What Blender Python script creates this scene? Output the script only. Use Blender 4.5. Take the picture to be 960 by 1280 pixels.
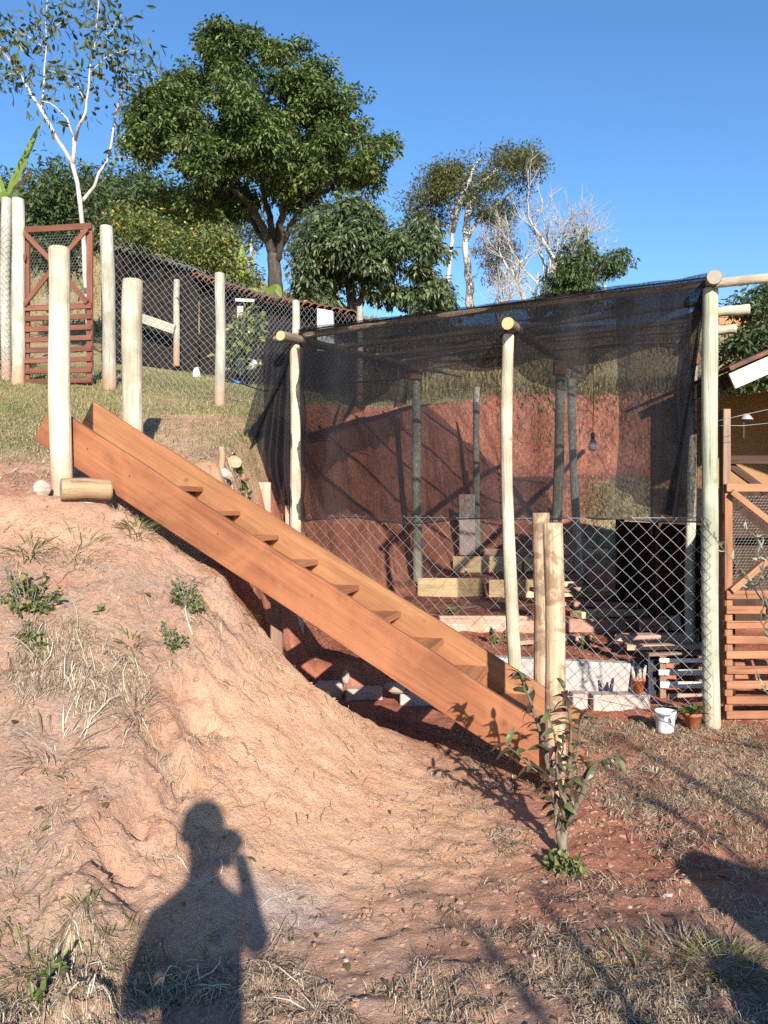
import bpy, bmesh, math, random
import numpy as np
from mathutils import Vector, Matrix, Euler

# ------------------------------------------------------------------ camera, world, sun, exposure
scene = bpy.context.scene
for o in list(bpy.data.objects):
    bpy.data.objects.remove(o, do_unlink=True)
C = scene.collection
FOC, CAMZ = 985.0, 1.5                       # focal length in photo pixels, phone height in metres
cam_data = bpy.data.cameras.new('camera')
cam_data.sensor_fit = 'HORIZONTAL'; cam_data.sensor_width = 36.0
cam_data.lens = 36.0 * FOC / 960.0
cam_data.clip_start = 0.03; cam_data.clip_end = 2000
cam = bpy.data.objects.new('camera', cam_data); C.objects.link(cam)
cam.location = (0, 0, CAMZ); cam.rotation_euler = (math.radians(90), 0, 0)
scene.camera = cam

SUN = Vector((-0.208, 1.0, -0.411)).normalized()      # the way the light travels
world = bpy.data.worlds.new('World'); scene.world = world; world.use_nodes = True
wn = world.node_tree.nodes; wl = world.node_tree.links
sky = wn.new('ShaderNodeTexSky'); sky.sky_type = 'NISHITA'; sky.sun_disc = False
sky.sun_elevation = math.asin(-SUN.z); sky.sun_rotation = math.atan2(-SUN.x, -SUN.y)
sky.altitude = 900; sky.air_density = 1.0; sky.dust_density = 0.1; sky.ozone_density = 2.2
wn['Background'].inputs['Strength'].default_value = 0.12
hsv = wn.new('ShaderNodeHueSaturation'); hsv.inputs['Saturation'].default_value = 1.2; hsv.inputs['Hue'].default_value = 0.503
wl.new(sky.outputs[0], hsv.inputs['Color']); wl.new(hsv.outputs[0], wn['Background'].inputs[0])
sun_data = bpy.data.lights.new('sun', 'SUN'); sun_data.energy = 5.0
sun_data.angle = math.radians(0.55); sun_data.color = (1.0, 0.945, 0.86)
sun = bpy.data.objects.new('sun', sun_data); C.objects.link(sun)
sun.rotation_euler = SUN.to_track_quat('-Z', 'Y').to_euler(); sun.location = (4, -18, 9)

vs = scene.view_settings
vs.view_transform = 'Standard'; vs.look = 'None'; vs.gamma = 1.0; vs.use_curve_mapping = False
vs.exposure = 1.0
scene.render.engine = 'CYCLES'
cy = scene.cycles
cy.use_denoising = False; cy.max_bounces = 8; cy.diffuse_bounces = 2; cy.transparent_max_bounces = 32
cy.glossy_bounces = 2; cy.transmission_bounces = 4; cy.sample_clamp_indirect = 6.0

rng = np.random.default_rng(7); random.seed(7)
PI = math.pi

def px(x, y, d):                              # a photo pixel at a known depth -> a point
    return Vector(((x - 480) / FOC * d, d, CAMZ + (640 - y) / FOC * d))

# ------------------------------------------------------------------ material helper
class NT:
    def __init__(s, name):
        s.m = bpy.data.materials.new(name); s.m.use_nodes = True
        s.n = s.m.node_tree.nodes; s.l = s.m.node_tree.links
        s.out = s.n['Material Output']; s.b = s.n['Principled BSDF']
        s.b.inputs['Specular IOR Level'].default_value = 0.25
    def node(s, t, **kw):
        nd = s.n.new(t)
        for k, v in kw.items():
            if k in nd.inputs: s.set(nd.inputs[k], v)
            else: setattr(nd, k, v)
        return nd
    def set(s, sock, v):
        if isinstance(v, bpy.types.NodeSocket): s.l.new(v, sock)
        elif isinstance(v, tuple) and len(v) == 3 and sock.type == 'RGBA': sock.default_value = (*v, 1)
        else: sock.default_value = v
    def inp(s, k, v): s.set(s.b.inputs[k], v)
    def coord(s, kind='Object', scale=(1, 1, 1), loc=(0, 0, 0)):
        tc = s.node('ShaderNodeTexCoord'); mp = s.node('ShaderNodeMapping')
        s.l.new(tc.outputs[kind], mp.inputs[0]); mp.inputs['Scale'].default_value = scale
        mp.inputs['Location'].default_value = loc
        return mp.outputs[0]
    def noise(s, co, scale, detail=5, rough=0.55, dist=0.0):
        nd = s.node('ShaderNodeTexNoise', Scale=scale, Detail=detail, Roughness=rough, Distortion=dist)
        s.l.new(co, nd.inputs['Vector']); return nd.outputs['Fac']
    def ramp(s, fac, stops):
        nd = s.node('ShaderNodeValToRGB'); s.l.new(fac, nd.inputs[0]); e = nd.color_ramp.elements
        while len(e) < len(stops): e.new(0.5)
        for i, (p, c) in enumerate(stops):
            e[i].position = p; e[i].color = (c, c, c, 1) if isinstance(c, float) else (*c, 1)
        return nd.outputs[0]
    def mix(s, fac, a, b, mode='MIX'):
        nd = s.node('ShaderNodeMix', data_type='RGBA', blend_type=mode)
        s.set(nd.inputs[0], fac); s.set(nd.inputs[6], a); s.set(nd.inputs[7], b); return nd.outputs[2]
    def math(s, op, a, b=0.0, c=None):
        nd = s.node('ShaderNodeMath', operation=op); s.set(nd.inputs[0], a); s.set(nd.inputs[1], b)
        if c is not None: s.set(nd.inputs[2], c)
        return nd.outputs[0]
    def attr(s, name): return s.node('ShaderNodeAttribute', attribute_name=name).outputs['Fac']
    def rnd(s): return s.node('ShaderNodeObjectInfo').outputs['Random']
    def bump(s, h, dist=0.01, strength=0.6):
        nd = s.node('ShaderNodeBump', Strength=strength, Distance=dist); s.l.new(h, nd.inputs['Height'])
        s.l.new(nd.outputs[0], s.b.inputs['Normal']); return nd.outputs[0]

M = {}
def wood(name, dark, mid, light, rough=0.75, stretch=0.05, scale=30, stain=None, stain_amt=0.5, knots=True, bump=0.004, crack=0.9, stain_scale=2.3, stain_edge=(0.45, 0.62)):
    t = NT(name)
    off = t.rnd()
    tc = t.node('ShaderNodeTexCoord')
    add = t.node('ShaderNodeVectorMath', operation='ADD')
    cmb = t.node('ShaderNodeCombineXYZ'); sc = t.math('MULTIPLY', off, 37.0)
    t.l.new(sc, cmb.inputs[0]); t.l.new(sc, cmb.inputs[1]); t.l.new(sc, cmb.inputs[2])
    t.l.new(tc.outputs['Object'], add.inputs[0]); t.l.new(cmb.outputs[0], add.inputs[1])
    mp = t.node('ShaderNodeMapping'); t.l.new(add.outputs[0], mp.inputs[0]); mp.inputs['Scale'].default_value = (1, 1, stretch)
    g = t.noise(mp.outputs[0], scale, 7, 0.65, 0.35)
    col = t.ramp(g, [(0.28, dark), (0.5, mid), (0.72, light)])
    mp2 = t.node('ShaderNodeMapping'); t.l.new(add.outputs[0], mp2.inputs[0]); mp2.inputs['Scale'].default_value = (1, 1, 0.35)
    b = t.noise(mp2.outputs[0], 5, 4, 0.6, 0.2)
    col = t.mix(t.ramp(b, [(0.42, 0.0), (0.66, 0.55)]), col, tuple(c * 0.55 for c in mid))
    if knots:
        v = t.node('ShaderNodeTexVoronoi', Scale=3.2); t.l.new(add.outputs[0], v.inputs['Vector'])
        k = t.ramp(v.outputs['Distance'], [(0.03, 1.0), (0.085, 0.0)])
        col = t.mix(t.math('MULTIPLY', k, 0.7), col, tuple(c * 0.5 for c in dark))
    if stain:
        s = t.noise(add.outputs[0], stain_scale, 5, 0.6, 0.6)
        col = t.mix(t.ramp(s, [(stain_edge[0], 0.0), (stain_edge[1], stain_amt)]), col, stain)
    mp3 = t.node('ShaderNodeMapping'); t.l.new(add.outputs[0], mp3.inputs[0]); mp3.inputs['Scale'].default_value = (1, 1, stretch*.55)
    ck = t.noise(mp3.outputs[0], scale*2.6, 5, 0.7, 0.5)
    col = t.mix(t.ramp(ck, [(0.31, crack), (0.43, 0.0)]), col, tuple(c * 0.35 for c in dark))
    g = t.math('ADD', g, t.math('MULTIPLY', ck, 0.8))
    if name in ('pale_post', 'green_post', 'peeled_post', 'white_post'):
        sz = t.node('ShaderNodeSeparateXYZ'); t.l.new(tc.outputs['Object'], sz.inputs[0])
        mud = t.math('ADD', sz.outputs[2], t.math('MULTIPLY', t.noise(add.outputs[0], 9, 5, 0.65), 0.5))
        col = t.mix(t.ramp(mud, [(0.50, 0.75), (0.80, 0.0)]), col, (.38, .19, .115))
    br = t.math('MULTIPLY_ADD', off, 0.3, 0.84)
    hs = t.node('ShaderNodeHueSaturation', Value=br); t.l.new(col, hs.inputs['Color'])
    t.inp('Base Color', hs.outputs[0]); t.inp('Roughness', rough); t.bump(g, bump, 0.55)
    M[name] = t.m
wood('stained_board', (.165, .054, .024), (.25, .090, .040), (.325, .135, .062), 0.65, 0.04, 22, (.34, .135, .06), 0.6, True, 0.0025, 0.5)
wood('stained_light', (.23, .09, .037), (.34, .15, .065), (.43, .21, .10), 0.65, 0.04, 22, (.30, .115, .05), 0.5, True, 0.002, 0.35)
wood('stained_tread', (.22, .08, .036), (.34, .135, .06), (.44, .20, .10), 0.7, 0.04, 26, None, 0, False, 0.0015, 0.2)
wood('pale_post', (.36, .28, .18), (.56, .48, .35), (.70, .63, .50), 0.9, 0.05, 40, (.28, .22, .15), 0.7, True, 0.01)
wood('pale_pole', (.36, .28, .18), (.54, .46, .34), (.68, .61, .48), 0.9, 0.05, 40, (.28, .22, .15), 0.7, True, 0.01)
wood('green_post', (.20, .20, .13), (.36, .36, .26), (.50, .50, .38), 0.85, 0.05, 34, (.20, .20, .13), 0.7, True, 0.01)
wood('peeled_post', (.24, .14, .08), (.48, .33, .20), (.66, .52, .36), 0.8, 0.08, 18, (.20, .125, .08), 0.85, True, 0.01, 0.9, 9, (.47, .56))
wood('white_post', (.26, .23, .17), (.46, .43, .35), (.60, .57, .49), 0.9, 0.10, 30, (.25, .23, .17), 0.7, True, 0.008)
wood('grey_pole', (.13, .09, .065), (.25, .18, .13), (.36, .28, .21), 0.85, 0.05, 30, (.16, .11, .08), 0.5, True, 0.006)
wood('inner_post', (.24, .22, .17), (.42, .40, .31), (.54, .52, .42), 0.85, 0.05, 30, (.2, .2, .14), 0.5, True, 0.005)
wood('brown_log', (.17, .105, .055), (.29, .19, .105), (.40, .28, .17), 0.8, 0.05, 30, (.27, .18, .1), 0.5, False, 0.005)
wood('red_gate', (.10, .037, .023), (.155, .058, .036), (.21, .085, .054), 0.6, 0.05, 24, None, 0, False, 0.0015)
wood('orange_gate', (.19, .075, .036), (.29, .125, .063), (.39, .195, .105), 0.65, 0.05, 24, (.36, .15, .07), 0.4, True, 0.002)
wood('yellow_plank', (.56, .37, .17), (.74, .54, .28), (.82, .66, .40), 0.7, 0.05, 24, (.5, .3, .15), 0.4, True, 0.002)
wood('pink_plank', (.36, .20, .14), (.50, .31, .23), (.60, .42, .33), 0.8, 0.05, 24, (.34, .15, .09), 0.5, False, 0.002)
wood('old_plank', (.14, .09, .065), (.26, .17, .12), (.38, .28, .21), 0.85, 0.05, 26, (.3, .12, .07), 0.4, True, 0.003)
wood('white_slat', (.5, .47, .4), (.66, .63, .55), (.76, .73, .66), 0.8, 0.05, 24, (.45, .4, .32), 0.3, False, 0.002)
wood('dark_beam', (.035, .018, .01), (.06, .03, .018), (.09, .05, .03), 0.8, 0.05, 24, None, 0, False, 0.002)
wood('fascia_wood', (.40, .33, .31), (.55, .47, .44), (.64, .57, .54), 0.8, 0.05, 20, (.38, .28, .25), 0.5, False, 0.002)
wood('white_bark', (.26, .23, .20), (.42, .39, .35), (.54, .51, .47), 0.85, 0.5, 14, (.25, .2, .16), 0.7, False, 0.004)
wood('sapling_bark', (.07, .05, .036), (.15, .115, .085), (.25, .2, .155), 0.9, 0.35, 30, (.08, .055, .04), 0.6, False, 0.004)
wood('grey_bark', (.12, .095, .075), (.24, .20, .165), (.36, .32, .27), 0.9, 0.35, 12, (.1, .08, .06), 0.5, False, 0.02)
wood('dark_bark', (.035, .028, .022), (.07, .056, .045), (.12, .10, .085), 0.9, 0.3, 12, None, 0, False, 0.02)
wood('pale_bark', (.30, .27, .24), (.46, .43, .40), (.58, .55, .52), 0.9, 0.4, 12, (.25, .22, .19), 0.5, False, 0.01)

def endgrain(name, a, b):
    t = NT(name); co = t.coord('Object')
    sep = t.node('ShaderNodeSeparateXYZ'); t.l.new(co, sep.inputs[0])
    r = t.math('SQRT', t.math('ADD', t.math('POWER', sep.outputs[0], 2.0), t.math('POWER', sep.outputs[1], 2.0)))
    w = t.math('SINE', t.math('ADD', t.math('MULTIPLY', r, 620.0), t.math('MULTIPLY', t.noise(co, 25, 4), 8.0)))
    f = t.math('MULTIPLY_ADD', w, 0.25, 0.5)
    f = t.math('ADD', t.math('MULTIPLY', f, 0.6), t.math('MULTIPLY', t.noise(co, 30, 4), 0.4))
    t.inp('Base Color', t.mix(f, a, b)); t.inp('Roughness', 0.85); M[name] = t.m
endgrain('cut_pale', (.42, .30, .17), (.66, .52, .33))
endgrain('cut_tan', (.40, .24, .11), (.60, .40, .21))
endgrain('cut_grey', (.18, .14, .11), (.42, .36, .30))
endgrain('cut_orange', (.44, .20, .09), (.58, .30, .15))

def plain(name, col, rough=0.6, metal=0.0, var=0.25, scale=8, bump=0.0, spec=0.25, dirt=None, dirt_amt=0.5):
    t = NT(name); co = t.coord('Object')
    n = t.noise(co, scale, 6, 0.6)
    c = t.mix(t.ramp(n, [(0.3, 0.0), (0.7, 1.0)]), tuple(x * (1 - var) for x in col), tuple(min(1, x * (1 + var * 0.6)) for x in col))
    if dirt:
        c = t.mix(t.ramp(t.noise(co, scale * 0.45, 5, 0.65), [(0.45, 0.0), (0.65, dirt_amt)]), c, dirt)
    t.inp('Base Color', c); t.inp('Roughness', rough); t.inp('Metallic', metal); t.inp('Specular IOR Level', spec)
    if bump: t.bump(t.noise(co, scale * 5, 6, 0.65), bump, 0.7)
    M[name] = t.m; return t
plain('wire', (.33, .33, .33), 0.45, 0.35, 0.15, 20)
plain('dark_wire', (.11, .11, .12), 0.5, 0.4, 0.2, 20)
plain('concrete', (.44, .36, .31), 0.9, 0, 0.25, 6, 0.006, 0.2, (.40, .22, .15), 0.75)
plain('concrete_wall', (.42, .37, .34), 0.9, 0, 0.2, 4, 0.006, 0.2, (.46, .29, .21), 0.6)
plain('white_plastic', (.72, .72, .72), 0.4, 0, 0.08, 9, 0, 0.4, (.45, .36, .3), 0.35)
plain('coop_white', (.55, .55, .54), 0.9)
plain('terracotta', (.40, .12, .06), 0.75, 0, 0.2, 9, 0.002, 0.3, (.45, .3, .22), 0.3)
plain('orange_plastic', (.56, .14, .05), 0.45, 0, 0.1, 9, 0, 0.4, (.45, .25, .15), 0.3)
plain('black_plastic', (.016, .016, .02), 0.45, 0, 0.3, 5, 0.004, 0.4)
plain('tile_red', (.22, .085, .05), 0.9, 0, 0.45, 9, 0.006, 0.1, (.06, .05, .045), 0.9)
plain('tile_grey', (.13, .12, .11), 0.9, 0, 0.35, 9, 0.006, 0.2, (.08, .075, .07), 0.7)
plain('plaster', (.66, .66, .65), 0.9, 0, 0.1, 3, 0.003, 0.2, (.4, .36, .33), 0.35)
plain('ochre_plaster', (.26, .15, .07), 0.9, 0, 0.2, 3, 0.003, 0.2, (.3, .18, .1), 0.4)
plain('brick_orange', (.46, .19, .10), 0.9, 0, 0.2, 12, 0.004, 0.2)
plain('rock_pale', (.40, .34, .28), 0.9, 0, 0.25, 14, 0.006, 0.2, (.44, .27, .17), 0.5)
plain('rock_tan', (.44, .31, .19), 0.9, 0, 0.25, 14, 0.006, 0.2, (.44, .27, .17), 0.4)
plain('clod', (.36, .175, .105), 0.95, 0, 0.45, 30, 0.002, 0.1)
plain('pebble', (.38, .29, .23), 0.9, 0, 0.35, 12, 0.001, 0.2)
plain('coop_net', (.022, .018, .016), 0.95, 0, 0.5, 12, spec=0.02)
plain('skin', (.50, .29, .19), 0.55); plain('hair', (.02, .014, .01), 0.5, scale=60)
plain('shirt_cloth', (.08, .13, .22), 0.9, scale=30); plain('trouser_cloth', (.05, .06, .09), 0.9, scale=30)
plain('shoe', (.03, .025, .02), 0.6); plain('phone_black', (.01, .01, .012), 0.25)
plain('feather', (.75, .73, .69), 0.8); plain('comb_red', (.5, .04, .03), 0.6); plain('beak', (.6, .4, .1), 0.5)
plain('hose_black', (.02, .02, .022), 0.5); plain('hose_blue', (.05, .13, .38), 0.45)
plain('bulb_metal', (.5, .48, .45), 0.35, 0.6); plain('lamp_shade', (.32, .32, .33), 0.5)
t = NT('bulb_glass'); t.inp('Base Color', (.85, .85, .82)); t.inp('Roughness', 0.08); t.inp('Transmission Weight', 0.55); M['bulb_glass'] = t.m

def leafmat(name, stops, trans=0.3, rough=0.5, sheen=0.35):
    t = NT(name); a = t.attr('rnd')
    col = t.ramp(a, stops)
    co = t.node('ShaderNodeNewGeometry').outputs['Position']
    n = t.noise(co, 60, 3, 0.6)
    col = t.mix(t.math('MULTIPLY', n, 0.35), col, (.02, .03, .01), 'MULTIPLY') if False else col
    t.inp('Base Color', col); t.inp('Roughness', rough); t.inp('Specular IOR Level', sheen)
    tr = t.node('ShaderNodeBsdfTranslucent'); t.l.new(col, tr.inputs[0])
    mx = t.node('ShaderNodeMixShader'); mx.inputs[0].default_value = trans
    t.l.new(t.b.outputs[0], mx.inputs[1]); t.l.new(tr.outputs[0], mx.inputs[2]); t.l.new(mx.outputs[0], t.out.inputs[0])
    M[name] = t.m
leafmat('leaf_dark', [(0, (.022, .040, .010)), (.4, (.058, .092, .022)), (.75, (.13, .17, .045)), (1, (.22, .25, .075))], 0.25, 0.5, 0.3)
leafmat('leaf_big', [(0, (.022, .036, .014)), (.45, (.06, .085, .03)), (.8, (.14, .17, .065)), (1, (.27, .29, .15))], 0.25, 0.45, 0.4)
leafmat('leaf_olive', [(0, (.05, .06, .02)), (.5, (.10, .105, .035)), (.9, (.17, .16, .055)), (1, (.22, .19, .07))], 0.3)
leafmat('leaf_mid', [(0, (.025, .045, .014)), (.5, (.06, .09, .028)), (1, (.11, .14, .05))], 0.25)
leafmat('leaf_hazy', [(0, (.04, .055, .035)), (.5, (.075, .095, .05)), (1, (.12, .135, .07))], 0.25)
leafmat('leaf_citrus', [(0, (.05, .07, .016)), (.5, (.13, .155, .04)), (.9, (.26, .27, .07)), (1, (.36, .33, .09))], 0.35)
leafmat('blossom', [(0, (.60, .32, .03)), (.6, (.62, .40, .05)), (1, (.65, .22, .03))], 0.3)
leafmat('leaf_sparse', [(0, (.035, .05, .02)), (.6, (.08, .10, .035)), (.85, (.14, .14, .04)), (1, (.42, .30, .06))], 0.3)
leafmat('leaf_banana', [(0, (.14, .22, .03)), (1, (.24, .32, .06))], 0.45)
leafmat('leaf_brown', [(0, (.07, .05, .025)), (1, (.20, .14, .07))], 0.25)
leafmat('leaf_sapling', [(0, (.11, .045, .034)), (.4, (.075, .05, .028)), (.65, (.07, .075, .03)), (.9, (.14, .15, .06)), (1, (.30, .22, .15))], 0.35, 0.4, 0.4)
leafmat('leaf_weed', [(0, (.05, .075, .018)), (.5, (.12, .15, .04)), (.85, (.24, .25, .08)), (1, (.36, .32, .14))], 0.35)
leafmat('leaf_grey', [(0, (.14, .16, .10)), (.6, (.25, .27, .18)), (1, (.38, .38, .28))], 0.3)
leafmat('grass_short', [(0, (.10, .105, .035)), (.4, (.17, .17, .06)), (.75, (.30, .26, .12)), (1, (.44, .37, .21))], 0.3, 0.7, 0.2)
leafmat('grass_hill', [(0, (.14, .12, .05)), (.5, (.25, .20, .095)), (1, (.38, .31, .16))], 0.3, 0.8, 0.1)
leafmat('straw', [(0, (.16, .10, .06)), (.35, (.30, .21, .135)), (.75, (.46, .36, .25)), (1, (.62, .54, .42))], 0.15, 0.7, 0.2)
leafmat('twig', [(0, (.07, .045, .03)), (.6, (.17, .12, .085)), (1, (.30, .24, .19))], 0.0, 0.8, 0.1)

# shade cloth: knitted black tape, open between the threads
def shade(name, a0):
  t = NT(name)
  uv = t.node('ShaderNodeTexCoord').outputs['UV']
  sep = t.node('ShaderNodeSeparateXYZ'); t.l.new(uv, sep.inputs[0])
  lines = t.math('SINE', t.math('MULTIPLY', sep.outputs[0], 2 * PI / 0.034))
  fine = t.math('SINE', t.math('MULTIPLY', sep.outputs[1], 2 * PI / 0.021))
  mpc = t.node('ShaderNodeMapping'); t.l.new(uv, mpc.inputs[0]); mpc.inputs['Scale'].default_value = (1, 0.5, 1)
  cl = t.noise(uv, 1.4, 3, 0.5); cf = t.noise(mpc.outputs[0], 62, 2, 0.7)
  mp = t.node('ShaderNodeMapping'); t.l.new(uv, mp.inputs[0]); mp.inputs['Scale'].default_value = (1, 0.04, 1)
  strip = t.noise(mp.outputs[0], 14, 4, 0.6)
  al = t.math('MULTIPLY_ADD', lines, 0.02, a0)
  al = t.math('MULTIPLY_ADD', fine, 0.02, al)
  al = t.math('MULTIPLY_ADD', t.math('SUBTRACT', cl, 0.5), 0.30, al)
  al = t.math('MULTIPLY_ADD', t.math('SUBTRACT', cf, 0.5), 1.1, al)
  al = t.math('MULTIPLY_ADD', t.math('SUBTRACT', strip, 0.5), 0.25, al)
  nd = t.node('ShaderNodeClamp'); t.l.new(al, nd.inputs[0]); nd.inputs[1].default_value = 0.15; nd.inputs[2].default_value = 0.95
  t.inp('Base Color', (.012, .0115, .014)); t.inp('Roughness', 0.6); t.inp('Specular IOR Level', 0.1)
  tp = t.node('ShaderNodeBsdfTransparent'); mx = t.node('ShaderNodeMixShader')
  t.l.new(nd.outputs[0], mx.inputs[0]); t.l.new(tp.outputs[0], mx.inputs[1]); t.l.new(t.b.outputs[0], mx.inputs[2])
  t.l.new(mx.outputs[0], t.out.inputs[0]); M[name] = t.m


shade('shade_front', 0.57); shade('shade_cloth', 0.62); shade('shade_thick', 0.68)

# soil: red earth, paler where dry, greyer under old straw
t = NT('soil')
pos = t.node('ShaderNodeNewGeometry').outputs['Position']
n1 = t.noise(pos, 1.1, 6, 0.6, 0.3); n2 = t.noise(pos, 6.5, 7, 0.65, 0.2); n3 = t.noise(pos, 48, 6, 0.7); n4 = t.noise(pos, 210, 3, 0.7)
base = t.ramp(n1, [(0.32, (.43, .19, .11)), (0.5, (.53, .285, .18)), (0.68, (.60, .37, .25))])
base = t.mix(t.ramp(n2, [(0.38, 0.0), (0.62, 0.5)]), base, (.56, .38, .27))
base = t.mix(t.math('MULTIPLY', t.attr('red'), t.ramp(n2, [(0.2, 0.55), (0.7, 1.0)])), base, t.ramp(n1, [(0.3, (.36, .105, .058)), (0.7, (.48, .17, .105))]))
nv = t.noise(t.coord('Object', (3, 3, .5)), 1.6, 6, .7, .6)
base = t.mix(t.math('MULTIPLY', t.attr('red'), t.ramp(nv, [(0.36, 0.75), (0.52, 0.0)])), base, (.17, .06, .038))
base = t.mix(t.math('MULTIPLY', t.attr('sand'), 0.92), base, t.ramp(n2, [(0.3, (.66, .355, .20)), (0.7, (.74, .47, .30))]))
base = t.mix(t.math('MULTIPLY', t.attr('dry'), t.ramp(n2, [(0.28, 0.15), (0.62, 0.8)])), base, t.ramp(n3, [(0.3, (.25, .155, .11)), (0.7, (.47, .34, .26))]))
base = t.mix(t.math('MULTIPLY', t.attr('ash'), t.ramp(n3, [(0.3, 0.4), (0.7, 0.95)])), base, (.37, .34, .34))
base = t.mix(t.math('MULTIPLY', t.attr('turf'), t.ramp(n3, [(0.25, 0.45), (0.6, 0.95)])), base, t.ramp(n2, [(0.3, (.20, .175, .075)), (0.7, (.36, .30, .155))]))
base = t.mix(t.ramp(n3, [(0.30, 0.42), (0.48, 0.0)]), base, (.17, .075, .045))
base = t.mix(t.ramp(n4, [(0.60, 0.0), (0.78, 0.4)]), base, (.66, .52, .42))
t.inp('Base Color', base); t.inp('Roughness', 0.95); t.inp('Specular IOR Level', 0.1)
h = t.math('ADD', t.math('MULTIPLY', n2, 0.3), t.math('ADD', t.math('MULTIPLY', n3, 0.55), t.math('MULTIPLY', n4, 0.3)))
t.bump(h, 0.045, 0.9); M['soil'] = t.m

# ------------------------------------------------------------------ object helpers
W = {}
def place(o, mat4, parent=None):
    C.objects.link(o) if o.name not in C.objects else None
    W[o] = mat4.copy()
    if parent is not None:
        o.parent = parent; o.matrix_parent_inverse = W[parent].inverted()
    o.matrix_basis = mat4
    return o
def tag(o, label, cat, group=None, kind=None):
    o['label'] = label; o['category'] = cat
    if group: o['group'] = group
    if kind: o['kind'] = kind
    return o
def thing(name, label, cat, loc, group=None):
    o = bpy.data.objects.new(name, None); o.empty_display_size = 0.1
    place(o, Matrix.Translation(Vector(loc)))
    return tag(o, label, cat, group)

def frame_z(p0, p1, up=None):                 # matrix at p0 whose local Z runs to p1
    z = (Vector(p1) - Vector(p0)).normalized()
    u = Vector(up) if up is not None else (Vector((0, 0, 1)) if abs(z.z) < 0.9 else Vector((0, -1, 0)))
    x = u.cross(z).normalized(); y = z.cross(x).normalized()
    m = Matrix.Identity(4)
    for i in range(3): m[i][0], m[i][1], m[i][2], m[i][3] = x[i], y[i], z[i], p0[i]
    return m

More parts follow.
